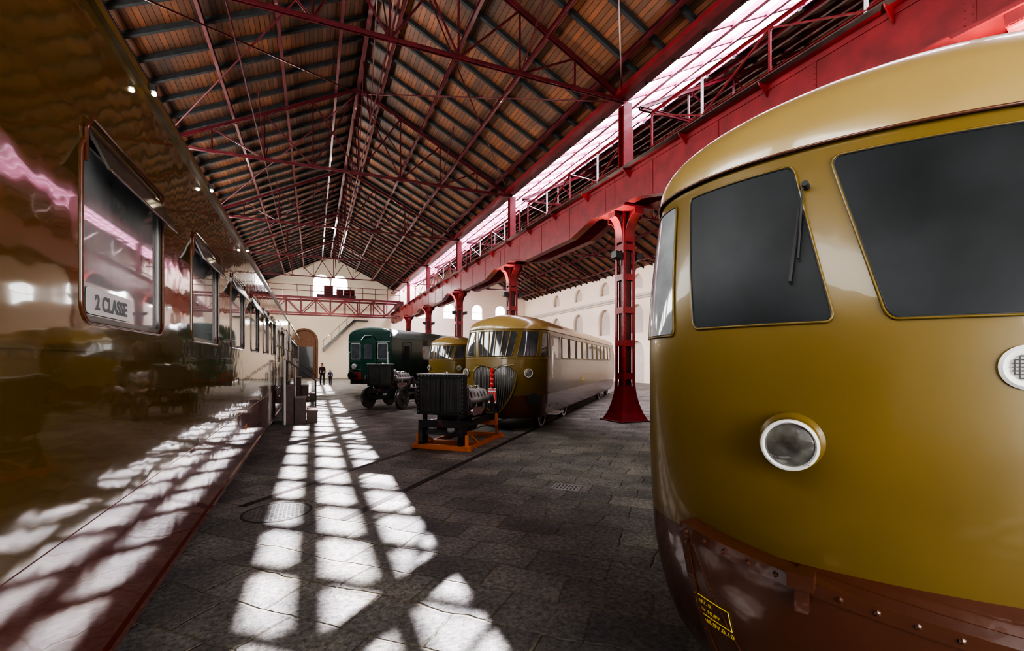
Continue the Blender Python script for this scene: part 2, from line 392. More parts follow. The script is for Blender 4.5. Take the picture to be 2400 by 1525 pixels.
# ------------------------------------------------------------------ trusses
def truss(half,rise,n,loc,label,m=None):
    r=root("roof_truss",label,"roof truss",loc,group="steel roof trusses")
    m=m or M['wine']
    T=lambda x: Vector((x,0,rise*(1-abs(x)/half)))
    for sgn in (-1,1):
        mb=MB(); 
        for o in (-0.04,0.04): mb.beam((sgn*half,o,0),(0,o,rise),0.07,0.11,L=True,t=0.018)
        obj("top_chord",mb,m,parent=r)
    mb=MB()
    for o in (-0.04,0.04): mb.beam((-half,o,0),(half,o,0),0.07,0.08,L=True,t=0.018)
    obj("bottom_chord",mb,m,parent=r)
    xs=[-half+2*half*i/n for i in range(n+1)]
    for i,x in enumerate(xs[1:-1],1):
        obj("vertical_post",MB().beam((x,0,0),T(x),0.055,0.055,L=True,t=0.014),m,parent=r)
        obj("gusset_plate",MB().box((x,0,0.02),(0.26,0.02,0.17)),m,parent=r)
        if abs(x)>1e-3 and abs(abs(x)-half)>1e-3:
            nx=xs[i+1] if x<0 else xs[i-1]
            if abs(nx)<1e-3: obj("diagonal_brace",MB().beam((x,0,0),T(0),0.05,0.05,L=True,t=0.012),m,parent=r)
            obj("diagonal_brace",MB().beam(T(x),(nx,0,0),0.05,0.05,L=True,t=0.012),m,parent=r)
    return r
t0=truss(6.68,3.35,8,(1.65,COLY[0],9.25),"dark red riveted steel roof truss spanning the nave")
for y in COLY[1:]: dup(t0,(1.65,y,9.25))
t1=truss(7.6,3.8,8,(16.45,COLY[0],9.18),"dark red steel roof truss spanning the side hall")
for y in COLY[1:]: dup(t1,(16.45,y,9.18))
def bracing(loc):
    r=root("wind_bracing","dark red steel lattice bracing between trusses","bracing",loc,group="steel wind bracing between trusses")
    m=M['wine']
    for x in (-3.34,0,3.34):
        obj("tie_bar",MB().beam((x,0.1,0.0),(x,8.3,0.0),0.04,0.04,L=True),m,parent=r)
    for x,zt in ((0,3.2),(-3.34,1.5),(3.34,1.5)):
        obj("brace_bar",MB().beam((x,0.1,0.02),(x,2.15,zt),0.035,0.035,L=True),m,parent=r)
        obj("brace_bar",MB().beam((x,8.3,0.02),(x,6.25,zt),0.035,0.035,L=True),m,parent=r)
        if x==0:
            obj("brace_bar",MB().beam((x,2.15,zt),(x,4.2,0.02),0.035,0.035,L=True),m,parent=r)
            obj("brace_bar",MB().beam((x,6.25,zt),(x,4.2,0.02),0.035,0.035,L=True),m,parent=r)
    for sx in (-1,1):
        obj("cross_brace",MB().beam((sx*0.1,0.1,3.15),(sx*6.5,8.3,0.02),0.04,0.04,L=True),m,parent=r)
        obj("cross_brace",MB().beam((sx*6.5,0.1,0.02),(sx*0.1,8.3,3.15),0.04,0.04,L=True),m,parent=r)
    return r
b0=bracing((1.65,COLY[0],9.25))
for y in COLY[1:-1]: dup(b0,(1.65,y,9.25))
def lattice(loc):
    r=root("lattice_girder","red steel lattice railing beside the skylight","girder",loc,group="lattice girders along the column row")
    m=M['red']
    for z in (.75,1.75): obj("chord",MB().beam((0,0.45,z),(0,7.95,z),0.09,0.07,L=True),m,parent=r)
    for i in range(5):
        y=0.45+i*1.875
        obj("post",MB().beam((0,y,0.0),(0,y,1.72),0.05,0.05),M['white'] if i in (1,3) else m,parent=r)
        if i<4: obj("diagonal",MB().beam((0,y,.78 if i%2 else 1.72),(0,y+1.875,1.72 if i%2 else .78),0.045,0.03),m,parent=r)
    return r
l0=lattice((8.93,COLY[0],7.08))
for y in COLY[1:-1]: dup(l0,(8.93,y,7.08))

# ------------------------------------------------------------------ columns
def column(loc):
    r=root("steel_column","dark red riveted steel column with flared foot and bracketed head","column",loc,group="steel columns carrying the crane girders")
    m=M['red']
    hs=.20
    zz=[(0.0,.49),(0.06,.45),(0.25,.36),(0.5,.285),(0.75,.235),(1.0,.21),(1.15,hs),(6.0,hs)]
    mb=MB(); mb.loft([[(-h*.62,-h*.62,z),(h*.62,-h*.62,z),(h*.62,h*.62,z),(-h*.62,h*.62,z)] for z,h in zz])
    obj("shaft_core",mb,M['red_dark'],parent=r)  # shade of the recess put into a darker red on the core
    mb=MB(); 
    for sx in (-1,1):
        for sy in (-1,1):
            w=0.085
            rings=[]
            for z,h in zz:
                rings.append([(sx*h,sy*h,z),(sx*h,sy*(h-w),z),(sx*(h-.02),sy*(h-w),z),(sx*(h-.02),sy*(h-.02),z),(sx*(h-w),sy*(h-.02),z),(sx*(h-w),sy*h,z)])
            mb.loft(rings)
    a=hs-.005; b=hs+.006
    for z in (1.2,2.15,3.1,4.05,4.9):
        mb.bb(-a,a,-b,b,z,z+0.18).bb(-b,b,-a,a,z,z+0.18)
    for zA,zB in zip(zz[:5],zz[1:6]):
        for s2 in (-1,1):
            for ax in (0,1):
                pts=[(-zA[1]+.02,s2*(zA[1]-.012),zA[0]),(zA[1]-.02,s2*(zA[1]-.012),zA[0]),(zB[1]-.02,s2*(zB[1]-.012),zB[0]),(-zB[1]+.02,s2*(zB[1]-.012),zB[0])]
                if ax: pts=[(p[1],p[0],p[2]) for p in pts]
                mb.extr(pts,(0,-s2*.01,0) if not ax else (-s2*.01,0,0))
    z=0.2
    while z<5.95:
        h=hs
        for p,q in zip(zz,zz[1:]):
            if p[0]<=z<=q[0]: h=p[1]+(q[1]-p[1])*(z-p[0])/(q[0]-p[0])
        for s2 in (-1,1):
            mb.rivet((s2*(h-.045),-h,z),(0,-1,0),.016); mb.rivet((-h,s2*(h-.045),z),(-1,0,0),.016)
        z+=0.14
    obj("shaft",mb,m,parent=r)
    obj("base_plate",MB().bb(-.52,.52,-.52,.52,0,0.03),M['red_dark'],parent=r)
    for d in ((0,-1),(0,1),(-1,0),(1,0)):
        ext=.44 if d[0]==0 else .26
        n=10
        prof=[(0.195,-.85)]
        for k in range(n+1):
            a=math.pi/2*k/n; prof.append((0.195+ext*(1-math.cos(a)), -.82+.67*math.sin(a)))
        prof.append((0.195+ext,0.0)); prof.append((0.195,0.0))
        D=Vector((d[0],d[1],0)); N=Vector((-d[1],d[0],0))
        mb=MB(); mb.extr([D*p[0]+Vector((0,0,6.0+p[1]))-N*0.03 for p in prof],N*0.06)
        fl=prof[:-1]
        for p,q in zip(fl,fl[1:]):
            a=D*p[0]+Vector((0,0,6.0+p[1])); b=D*q[0]+Vector((0,0,6.0+q[1]))
            if (b-a).length>0.005: mb.beam(a,b,0.30,0.025,up=tuple(D if abs((b-a).normalized().dot(Vector((0,0,1))))>0.7 else Vector((0,0,1))))
        obj("head_bracket",mb,m,parent=r)
    obj("cap_plate",MB().bb(-.52,.52,-.66,.66,6.0,6.05),m,parent=r)
    mb=MB().bb(-.14,.14,-.13,-.11,6.05,9.2).bb(-.14,.14,.11,.13,6.05,9.2).bb(-.012,.012,-.11,.11,6.05,9.2)
    z=7.2
    while z<9.1: 
        for sx in (-.11,.11): mb.rivet((sx,-.13,z),(0,-1,0),.012)
        z+=.16
    obj("upper_shaft",mb,m,parent=r)
    return r
c0=column((COLX,COLY[0],0))
for y in COLY[1:]: dup(c0,(COLX,y,0))

def girder(loc,label,face=-1):
    r=root("crane_girder",label,"girder",loc,group="riveted crane runway girders")
    m=M['red']; Lb=8.38
    bot=[(0.0,6.08),(1.1,6.08),(2.3,5.80),(6.1,5.80),(7.3,6.08),(Lb,6.08)]
    mb=MB(); poly=[(0,y,z) for y,z in bot]+[(0,Lb,6.98),(0,0,6.98)]
    mb.extr([(p[0]-0.01,p[1],p[2]) for p in poly],(0.02,0,0))
    def bz(y):
        for a,b in zip(bot,bot[1:]):
            if a[0]<=y<=b[0]: return a[1]+(b[1]-a[1])*(y-a[0])/(b[0]-a[0])
    y=0.06
    while y<Lb:
        for z in (bz(y)+0.06,6.92):
            mb.rivet((face*0.01,y,z),(face,0,0),.016)
        y+=0.13
    obj("web",mb,m,parent=r)
    obj("top_flange",MB().bb(-.15,.15,0,Lb,6.98,7.0).bb(face*.01,face*.03,0,Lb,6.87,6.98),m,parent=r)
    mb=MB()
    for a,b in zip(bot,bot[1:]): mb.beam((0,a[0],a[1]),(0,b[0],b[1]),0.26,0.02)
    obj("bottom_flange",mb,m,parent=r)
    for k in range(4):
        y=0.53+k*2.1; zb=bz(y)
        mb=MB(); mb.bb(face*.01,face*.022,y-.07,y+.07,zb+.01,6.9)
        z=zb+.08
        while z<6.85: mb.rivet((face*.022,y-.045,z),(face,0,0),.014); mb.rivet((face*.022,y+.045,z),(face,0,0),.014); z+=.10
        obj("splice_plate",mb,m,parent=r)
    for k in range(4):
        y=1.4+k*2.1
        mb=MB(); mb.extr([(face*.02,y-.01,6.98),(face*.26,y-.01,6.98),(face*.24,y-.01,6.93),(face*.02,y-.01,6.74)],(0,.02,0))
        obj("walkway_bracket",mb,m,parent=r)
    obj("crane_rail",MB().bb(-.035,.035,0,Lb,7.0,7.08),M['steel'],parent=r)
    obj("walkway_edge",MB().bb(face*.15,face*.28,0,Lb,6.98,7.0 if face<0 else 7.08),M['steel'],parent=r)
    return r
g0=girder((7.98,COLY[0],0),"red riveted steel crane girder with belly-shaped lower flange",-1)
for y in COLY[1:-1]: dup(g0,(7.98,y,0))
dup(g0,(7.98,COLY[0]-8.4,0))
g1=girder((8.72,COLY[0],0),"red riveted steel crane girder on the side hall face",1)
for y in COLY[1:-1]: dup(g1,(8.72,y,0))
g=dup(g0,(7.98,COLY[-1],0))

def flood(loc,s):
    r=root("floodlight","black box floodlight clamped to a column","floodlight",loc,group="black floodlights on the columns")
    obj("housing",MB().extr([(s*.04,-.12,0),(s*.26,-.12,.06),(s*.26,-.12,.24),(s*.04,-.12,.20)],(0,.24,0)),M['black'],parent=r)
    obj("bracket",MB().bb(s*.008,s*.04,-.02,.02,-.15,.1),M['steel'],parent=r)
    return r
for sd in (-1,1):
    f0=flood((COLX+sd*0.20,COLY[1]-0.1,4.62),sd)
    for y in COLY[2:5]: dup(f0,(COLX+sd*0.20,y-0.1,4.62))

# ------------------------------------------------------------------ travelling crane
r=root("travelling_crane","dark red lattice travelling crane bridge with railing","crane",(1.5,47.6,0))
for yy in (-1.0,1.0):
    mb=MB(); xa,xb=-6.4,6.35
    mb.beam((xa,yy,6.2),(xb,yy,6.2),.18,.14).beam((xa,yy,7.6),(xb,yy,7.6),.22,.16)
    n=10; dx=(xb-xa)/n
    for i in range(n):
        x=xa+i*dx; mb.beam((x,yy,6.2),(x,yy,7.6),.09,.09); mb.beam((x,yy,6.2 if i%2 else 7.6),(x+dx,yy,7.6 if i%2 else 6.2),.09,.08)
    obj("bridge_girder",mb,M['wine'],parent=r)
mb=MB()
for i in range(12): mb.cyl((-6.3+i*1.14,-1.3,7.65),(-6.3+i*1.14,-1.3,8.7),.025,6)
for z in (8.2,8.7): mb.cyl((-6.35,-1.3,z),(6.3,-1.3,z),.025,6)
mb.bb(-6.4,6.35,-1.4,-.9,7.62,7.67)
obj("railing",mb,M['wine'],parent=r)
mb=MB().bb(-1.2,2.2,-.9,.9,7.72,8.0).bb(-.6,.2,-.6,.4,8.0,8.9).bb(.5,1.1,-.6,.4,8.0,8.6); mb.cyl((1.15,-.6,8.3),(2.1,-.6,8.3),.28,16)
obj("trolley",mb,M['red_dark'],parent=r)
for sx in (-6.4,6.4):
    obj("end_carriage",MB().bb(sx-.2,sx+.2,-1.6,1.6,7.09,7.6),M['red_dark'],parent=r)
r=root("metal_stair","dark steel stair climbing along the cream end wall","staircase",(0,52.4,0))
mb=MB()
for yy in (-.35,.35): mb.beam((0.9,yy,3.0),(4.0,yy,6.1),.06,.25)
obj("stringer",mb,M['black'],parent=r)
mb=MB()
for i in range(12): x=1.1+i*.245; mb.bb(x,x+.24,-.33,.33,3.2+i*.245,3.24+i*.245)
obj("tread",mb,M['steel'],parent=r)
mb=MB().beam((0.9,-.38,3.9),(4.0,-.38,7.0),.04,.04)
for i in range(5): mb.bb(.95+i*.75,.98+i*.75,-.40,-.36,3.05+i*.75,3.95+i*.75)
obj("handrail",mb,M['black'],parent=r)
obj("wall_bracket",MB().bb(3.9,5.4,-.4,.78,6.05,6.15).bb(.9,1.0,-.35,.78,2.85,2.95),M['black'],parent=r)

# ------------------------------------------------------------------ rails
for b,s0,s1 in ((-4.085,4.1,38),(-9.92,10.8,46),(-15.6,17.2,51),(1.1,2.4,32)):
    for o in (-.72,.72):
        e=obj("rail",MB().bb(-.035,.035,0,s1-s0,0,.004).bb(-.035,-.07,0,s1-s0,0,.002),M['railsteel'],label="worn steel rail set flush in the stone paving",cat="rail",group="rails set in the paving",loc=TR(s0,b+o))
        e.rotation_euler=(0,0,PH)
r=root("manhole_cover","round dark iron manhole cover in the paving","manhole cover",(-0.38,5.9,0))
obj("rim",MB().lathe((0,0,0),(0,0,1),[(0,.37),(.003,.37),(.003,.345),(0.002,.345)],40),M['railsteel'],parent=r)
mb=MB().lathe((0,0,0),(0,0,1),[(0,.34),(.003,.34)],40)
for i in range(-7,8):
    for j in range(-7,8):
        if i*i+j*j<52: mb.box((i*.042,j*.042,.005),(.026,.026,.005))
obj("lid",mb,M['iron'],parent=r)
r=root("drain_grate","small slotted grey iron drain grate in the paving","drain grate",(3.15,5.5,0),rot=rad(-44))
mb=MB(); mb.bb(-.19,.19,-.14,-.11,0,.01).bb(-.19,.19,.11,.14,0,.01).bb(-.19,-.165,-.11,.11,0,.01).bb(.165,.19,-.11,.11,0,.01).bb(-.165,.165,-.012,.012,0,.01)
for i in range(7): mb.bb(-.15+i*.047,-.128+i*.047,-.11,.11,0,.009)
obj("frame",mb,M['alu'],parent=r)
obj("pit",MB().bb(-.165,.165,-.11,.11,0,.003),M['black'],parent=r)

# ------------------------------------------------------------------ streamlined railcar
ZR=2.50
KEYS=[(.25,.98,.30,.65),(.45,1.10,.12,.72),(.75,1.185,.03,.75),(1.0,1.21,.0,.75),(1.3,1.222,-.01,.75),(1.6,1.225,-.005,.75),(1.83,1.225,.005,.75),(2.1,1.21,.06,.75),(ZR,1.17,.17,.75)]
WS=1.0; LS=1.0; NB=0.0
def prof(z):
    K=KEYS
    z=max(K[0][0],min(K[-1][0],z))
    for i in range(len(K)-1):
        if K[i][0]<=z<=K[i+1][0]+1e-9:
            t=(z-K[i][0])/(K[i+1][0]-K[i][0]); p0=K[max(i-1,0)];p1=K[i];p2=K[i+1];p3=K[min(i+2,len(K)-1)]
            out=[]
            for c in (1,2,3):
                h=K[i+1][0]-K[i][0]
                m1=(p2[c]-p0[c])/(p2[0]-p0[0])*h; m2=(p3[c]-p1[c])/(p3[0]-p1[0])*h
                t2=t*t;t3=t2*t
                out.append((2*t3-3*t2+1)*p1[c]+(t3-2*t2+t)*m1+(-2*t3+3*t2)*p2[c]+(t3-t2)*m2)
            bulge=NB*math.exp(-((z-1.2)/.45)**2)
            return [out[0]*WS,out[1]-bulge+(NB*.6 if NB else 0),out[2]*LS+bulge*.9]
def S(p,z):
    w,n,L=prof(z)
    if abs(p)<=1:
        f=(p+1)*math.pi/2; return Vector((-w*math.cos(f), n+L*(1-math.sin(f)), z))
    sg=1 if p>0 else -1
    return Vector((sg*w, n+L+(abs(p)-1), z))
def SN(p,z):
    a=S(p+1e-3,z)-S(p-1e-3,z); z1=min(z+1e-3,ZR); z0=max(z-1e-3,.25)
    b=S(p,z1)-S(p,z0); n=a.cross(b).normalized()
    q=S(p,z)-Vector((0,max(1.6,S(p,z).y),z)); q.z=0
    if n.dot(q)<0: n=-n
    return n
def SO(p,z,o): return S(p,z)+SN(p,z)*o
def ringpts(z,w,n,L,ln,N=48):
    r=[]
    for k in range(N+1):
        f=math.pi*k/N; r.append((-w*math.cos(f),n+L*(1-math.sin(f)),z))
    for k in range(1,5): r.append((w,n+L+(ln-2*(n+L))*k/5,z))
    for k in range(0,17):
        f=math.pi*k/16; r.append((w*math.cos(f),ln-n-L*(1-math.sin(f)),z))
    for k in range(1,5): r.append((-w,ln-n-L-(ln-2*(n+L))*k/5,z))
    return r
def bil(c,u,v):
    p=(c[0][0]*(1-u)+c[1][0]*u)*(1-v)+(c[3][0]*(1-u)+c[2][0]*u)*v
    z=(c[0][1]*(1-u)+c[1][1]*u)*(1-v)+(c[3][1]*(1-u)+c[2][1]*u)*v
    return p,z
def roundgeo(c,nu,off,ru=.1,rv=.1):
    vs=[rv*(1-math.cos(math.pi/2*k/5)) for k in range(6)]
    mid=[rv+(1-2*rv)*k/8 for k in range(1,8)]
    vs=vs+mid+[1-x for x in vs[::-1]]
    e=lambda v: (lambda q: ru*(1-math.sqrt(max(0,1-((rv-q)/rv)**2))) if q<rv else 0.0)(min(v,1-v))
    mb=MB(); rows=[]
    for v in vs:
        row=[]
        for i in range(nu+1):
            u=e(v)+(1-2*e(v))*i/nu; row.append(len(mb.v)); mb.v.append(SO(*bil(c,u,v),off))
        rows.append(row)
    for a,b in zip(rows,rows[1:]):
        for i in range(nu): mb.f.append([a[i],a[i+1],b[i+1],b[i]])
    out=[mb.v[i] for i in rows[0]]+[mb.v[r[-1]] for r in rows[1:]]+[mb.v[i] for i in rows[-1][-2::-1]]+[mb.v[r[0]] for r in rows[-2:0:-1]]
    return mb,out
def fwindow(car,c,gm,fm=None,bars=0,r=0.010,nu=14,name="front_window",ru=.05,rv=.06):
    mb,out=roundgeo(c,nu,0.004,ru=ru,rv=rv)
    w=obj(name,MB().tube(out,r,8,True),fm or M['ochre'],parent=car,smooth=True,ang=60)
    obj("glass",mb,gm,parent=w,smooth=True,ang=60,recalc=False,label="glass painted pale with the light behind it" if gm is M['glass_pale'] else "dark glass")
    if r<.009:
        mb2,o2=roundgeo([(c[0][0]+.003,c[0][1]+.005),(c[1][0]-.003,c[1][1]+.005),(c[2][0]-.003,c[2][1]-.005),(c[3][0]+.003,c[3][1]-.005)],nu,0.005,ru=ru,rv=rv)
        obj("window_seal",MB().tube(o2,.0025,6,True),M['rubber'],parent=w,label="thin dark seal")
    if bars:
        for k in range(1,bars+1):
            u=k/(bars+1); p0=c[0][0]*(1-u)+c[1][0]*u; p1=c[3][0]*(1-u)+c[2][0]*u
            pts=[SO(p0+(p1-p0)*t/6,c[0][1]+(c[3][1]-c[0][1])*t/6,0.012) for t in range(7)]
            obj("window_bar",MB().tube(pts,0.018,6),fm or M['ochre'],parent=w)
    return w
def headlight(car,p,z,R,depth,mring=None):
    P=S(p,z); N=SN(p,z); ax=(N*0.85+Vector((0,-1,0))*0.4); ax.z=-.08; ax.normalize()
    h=obj("headlight",MB().lathe(P-ax*.06,ax,[(0,R*1.2),(.06+depth*.15,R*1.2),(.06+depth*.35,R*1.05),(.06+depth,R*1.0)],36),M['ochre'],parent=car,smooth=True)
    e=P+ax*depth
    mb=MB(); mb.lathe(e-ax*.012,ax,[(0,R*1.02),(.016,R*1.04),(.022,R*1.01),(.024,R*.94),(.016,R*.88),(.006,R*.86)],40)
    obj("lamp_ring",mb,mring or M['white'],parent=h,smooth=True)
    x=ax.cross(Vector((0,0,1))).normalized()
    for k in range(4):
        a=math.pi*k/2+.8
        obj("lamp_screw",MB().rivet(e+ax*.013+x*(R*.95*math.cos(a))+Vector((0,0,R*.95*math.sin(a))),ax,R*.04),M['chrome'],parent=h)
    obj("lamp_lens",MB().lathe(e,ax,[(0,R*.88),(.004,R*.78),(.009,R*.5),(.012,R*.2),(.0125,.001)],32,cap=False),M['lens'],parent=h,smooth=True)
    return h
def railcar(name,label,s0,b,ln,near=False):
    car=root(name,label,"railcar",TR(s0,b),PH,group="streamlined ochre and brown railcars")
    split=1.0 if near else .90
    zsU=[split,.95 if not near else 1.05,1.1,1.2,1.3,1.45,1.6,1.72,1.83,1.92,2.02,2.12,2.22,2.32,2.42,ZR]
    obj("body_shell",MB().loft([ringpts(z,*prof(z),ln) for z in zsU],cap=False),M['ochre'],parent=car,smooth=True,ang=50)
    zsL=[.25,.3,.36,.45,.55,.65,.75,.88,split] if near else [.33,.36,.45,.55,.65,.75,.8,split]
    obj("lower_skirt",MB().loft([ringpts(z,*prof(z),ln) for z in zsL],cap=True),M['brown'],parent=car,smooth=True,ang=50)
    rr=[]
    w0,n0,L0=prof(ZR)
    for k in range(0,15):
        a=math.pi/2*k/14
        rr.append(ringpts(ZR+.005+(.47 if near else .40)*math.sin(a),max((w0+.012)*math.cos(a)**.8,.004),n0-.012+.72*(1-math.cos(a)),L0,ln))
    obj("roof",MB().loft(rr,cap=False),M['ochre_skylit'],parent=car,smooth=True,ang=60)
    lip=ringpts(ZR+.002,w0+.012,n0-.012,L0,ln)
    obj("roof_gutter",MB().tube(lip,.006,6,True),M['brown'] if near else M['ochre'],parent=car,smooth=True,ang=60)
    if not near:
        w,n,L=prof(1.775); obj("belt_moulding",MB().tube(ringpts(1.775,w+.002,n-.002,L,ln),.010,6,True),M['ochre'],parent=car,smooth=True,ang=60)
    gd=M['glass_dark'] if near else M['glass']
    zb,zt=1.835,2.44
    rw=.0045 if near else .011
    for sg in (-1,1):
        c=[(-.635,zb),(-.325,zb),(-.392,zt),(-.685,zt)]
        if sg>0: c=[(-c[1][0],zb),(-c[0][0],zb),(-c[3][0],zt),(-c[2][0],zt)]
        fwindow(car,c,gd,r=rw)
        c=[(-1.02,zb-.02),(-.715,zb-.02),(-.755,zt-.0),(-1.02,zt-.0)]
        if sg>0: c=[(.715,zb),(1.02,zb),(1.02,zt),(.755,zt)]
        fwindow(car,c,M['glass_pale'] if near else M['glass'],nu=10,r=rw)
    fwindow(car,[(-.25,zb),(.25,zb),(.325,zt),(-.325,zt)],gd,bars=0 if near else 5,nu=24,r=rw,ru=.03)
    if not near:
        p=2.35
        while p+1.0<ln-2.2:
            for sg in (-1,1):
                c=[(sg*p,1.80),(sg*(p+.82),1.80),(sg*(p+.82),2.38),(sg*p,2.38)]
                fwindow(car,c,M['glass'],M['ochre'],nu=4,r=.016,name="side_window")
            p+=1.02
        for sg in (-1,1):
            p0=1.25
            pts=[SO(sg*q,z,.006) for q,z in ((p0,.55),(p0+.8,.55),(p0+.8,2.38),(p0,2.38))]
            d=obj("side_door",MB().tube(pts,.009,6,True),M['brown'],parent=car)
            mbx,_=roundgeo([(sg*(p0+.15),1.8),(sg*(p0+.65),1.8),(sg*(p0+.65),2.33),(sg*(p0+.15),2.33)],3,.006); obj("door_glass",mbx,M['glass'],parent=d,recalc=False)
            obj("door_handle",MB().cyl(SO(sg*(p0-.08),1.3,.05),SO(sg*(p0-.08),2.1,.05),.013,8),M['chrome'],parent=d)
            stp=SO(sg*(p0+.4),.4,.10)
            obj("door_step",MB().box((stp.x,stp.y,.36),(.30,.75,.03)),M['white'],parent=d,label="white footstep")
    for sg in (-1,1): headlight(car,sg*(.40 if near else .50),1.425 if near else 1.44,.084 if near else .10,.07)
    ys=(4.0,ln-3) if near else (1.45,4.0,ln-4.0,ln-1.45)
    for y in ys:
        for sx in (-1,1):
            mb=MB(); mb.lathe((sx*.66,y,.395),(sx,0,0),[(0,.39),(.03,.39),(.03,.355),(.12,.355),(.12,.31),(.08,.29),(.08,.1),(.16,.09),(.16,.001)],28)
            obj("wheel",mb,M['steel'],parent=car,smooth=True)
            if not near:
                obj("wheel_rim",MB().lathe((sx*.785,y,.395),(sx,0,0),[(0,.365),(.015,.365),(.015,.325),(0,.325)],28,cap=False),M['white'],parent=car,label="white painted wheel rim")
        obj("axle",MB().cyl((-.66,y,.395),(.66,y,.395),.07,12),M['steel'],parent=car)
    return car

# near car
car=railcar("railcar","ochre and brown streamlined railcar nose with raked dark windscreen",1.72,1.1,15,near=True)
P=S(-.085,1.685); N=SN(-.085,1.685)
h=obj("horn_grille",MB().lathe(P-N*.01,N,[(0,.060),(.016,.064),(.022,.056),(.018,.038),(.012,.036)],32),M['white'],parent=car,smooth=True)
mb=MB(); x=N.cross(Vector((0,0,1))).normalized()
for k in range(-3,4):
    hh=math.sqrt(max(.0,.038**2-(k*.0105)**2))
    mb.cyl(P+N*.014+x*(k*.0105)-Vector((0,0,hh)),P+N*.014+x*(k*.0105)+Vector((0,0,hh)),.002,5)
    mb.cyl(P+N*.014+Vector((0,0,k*.0105))-x*hh,P+N*.014+Vector((0,0,k*.0105))+x*hh,.002,5)
obj("wire_mesh",mb,M['steel'],parent=h)
w=obj("windscreen_wiper",MB().tube([SO(-.368,2.34,.0),SO(-.372,2.32,.03),SO(-.382,2.06,.022)],.0035,8).lathe(SO(-.368,2.34,0),SN(-.365,2.33),[(0,.013),(.03,.011)],12),M['rubber'],parent=car)
obj("wiper_blade",MB().tube([SO(-.378,2.25,.018),SO(-.398,1.98,.018)],.006,6),M['rubber'],parent=w)
PA=.640; PSL=.03
def ztop(p): 
    p=-abs(p); t=(p+PA)/PA
    return 1.060-.15*min(1,t*1.15)
def aoff(z): return .015+.065*max(0,min(1,(z-.27)/.72))
mb=MB(); nu=48; nv=10; idx={}
for lay in (0,1):
    for j in range(nv+1):
        for i in range(nu+1):
            pe=-PA+PSL*(1-j/nv); p=pe+(-2*pe)*i/nu; z=.27+(ztop(p)-.27)*j/nv
            idx[lay,i,j]=len(mb.v); mb.v.append(SO(p,z,aoff(z) if lay==0 else .002))
for j in range(nv):
    for i in range(nu): mb.f.append([idx[0,i,j],idx[0,i+1,j],idx[0,i+1,j+1],idx[0,i,j+1]])
bd=[(i,0) for i in range(nu)]+[(nu,j) for j in range(nv)]+[(i,nv) for i in range(nu,0,-1)]+[(0,j) for j in range(nv,0,-1)]
for a,b in zip(bd,bd[1:]+bd[:1]): mb.f.append([idx[0,a[0],a[1]],idx[0,b[0],b[1]],idx[1,b[0],b[1]],idx[1,a[0],a[1]]])
ap=obj("apron_plate",mb,M['brown'],parent=car,smooth=True,ang=30,recalc=False)
strip=MB()
for i in range(60):
    p0=-PA+2*PA*i/60; p1=-PA+2*PA*(i+1)/60
    def q(o): return [SO(p0,ztop(p0)-.045,aoff(ztop(p0)-.045)+o),SO(p1,ztop(p1)-.045,aoff(ztop(p1)-.045)+o),SO(p1,ztop(p1)+.004,aoff(ztop(p1))+o),SO(p0,ztop(p0)+.004,aoff(ztop(p0))+o)]
    strip.loft([q(0),q(.008)])
obj("apron_strip",strip,M['brown'],parent=ap)
sst=MB()
for i in range(12):
    j0,j1=i/12,(i+1)/12
    def e2(jf,dp,o):
        pe=-PA+PSL*(1-jf); z=.27+(ztop(pe)-.27)*jf; return SO(pe+dp,z,aoff(z)+o)
    sst.loft([[e2(j0,0,0),e2(j0,.020,0),e2(j1,.020,0),e2(j1,0,0)],[e2(j0,0,.006),e2(j0,.020,.006),e2(j1,.020,.006),e2(j1,0,.006)]])
obj("apron_side_strip",sst,M['brown'],parent=ap)
p=-PA+.02
while p<PA:
    z=ztop(p)-.020; obj("rivet",MB().rivet(SO(p,z,aoff(z)+.009),SN(p,z),.011),M['brown'],parent=ap); p+=.05
for k in range(5,11):
    jf=k/11; pe=-PA+PSL*(1-jf); z=.27+(ztop(pe)-.27)*jf
    obj("rivet",MB().rivet(SO(pe+.010,z,aoff(z)+.006),SN(pe,.7),.007),M['brown'],parent=ap)
def crp(t): 
    z=ztop(-.60)-.06-.46*t; return SO(-.605+.10*t,z,aoff(z)+.001)
obj("apron_crease",MB().tube([crp(t/8) for t in range(9)],.003,6),M['brown'],parent=ap)
P=SO(-.375,ztop(-.375)+.01,.10); N=SN(-.375,1.0); xx=N.cross(Vector((0,0,1))).normalized()
R=Matrix((xx,N,Vector((0,0,1)))).transposed()
obj("apron_bracket",MB().box(P+N*.01,(.075,.04,.05),R).box(P-N*.05-Vector((0,0,.01)),(.05,.10,.02),R).box(P-N*.002-Vector((0,0,.06)),(.040,.016,.10),R),M['red_dark'] if False else M['brown'],parent=car)
def wraptext(t,size,p0,z0,sl,m,name="lettering"):
    me=textmesh(t,size,ext=.0004,bold=size*.012)
    for v in me.vertices:
        tx,ty=v.co.x,v.co.y
        z=z0+ty+sl*tx
        v.co=SO(p0+tx*.66,z,aoff(z)+v.co.z+.003)
    return obj(name,me,m,parent=car)
SL=-.18
wraptext("INS.8V.0.10",.028,-.616,.664,SL,M['yellow'])
wraptext("RIV. 0.",.022,-.613,.750,SL,M['yellow'])
wraptext("3V.10.8V",.023,-.613,.714,SL,M['yellow'])
def q(dx,z): 
    z=z+SL*dx; return SO(-.619+dx*.66,z,aoff(z)+.004)
obj("lettering_frame",MB().tube([q(0,.785),q(0,.742),q(0,.700),q(.05,.700),q(.10,.700),q(.135,.700),q(.135,.742),q(.135,.785),q(.10,.785),q(.05,.785)],.0020,5,True),M['yellow'],parent=car,label="yellow painted lettering border")

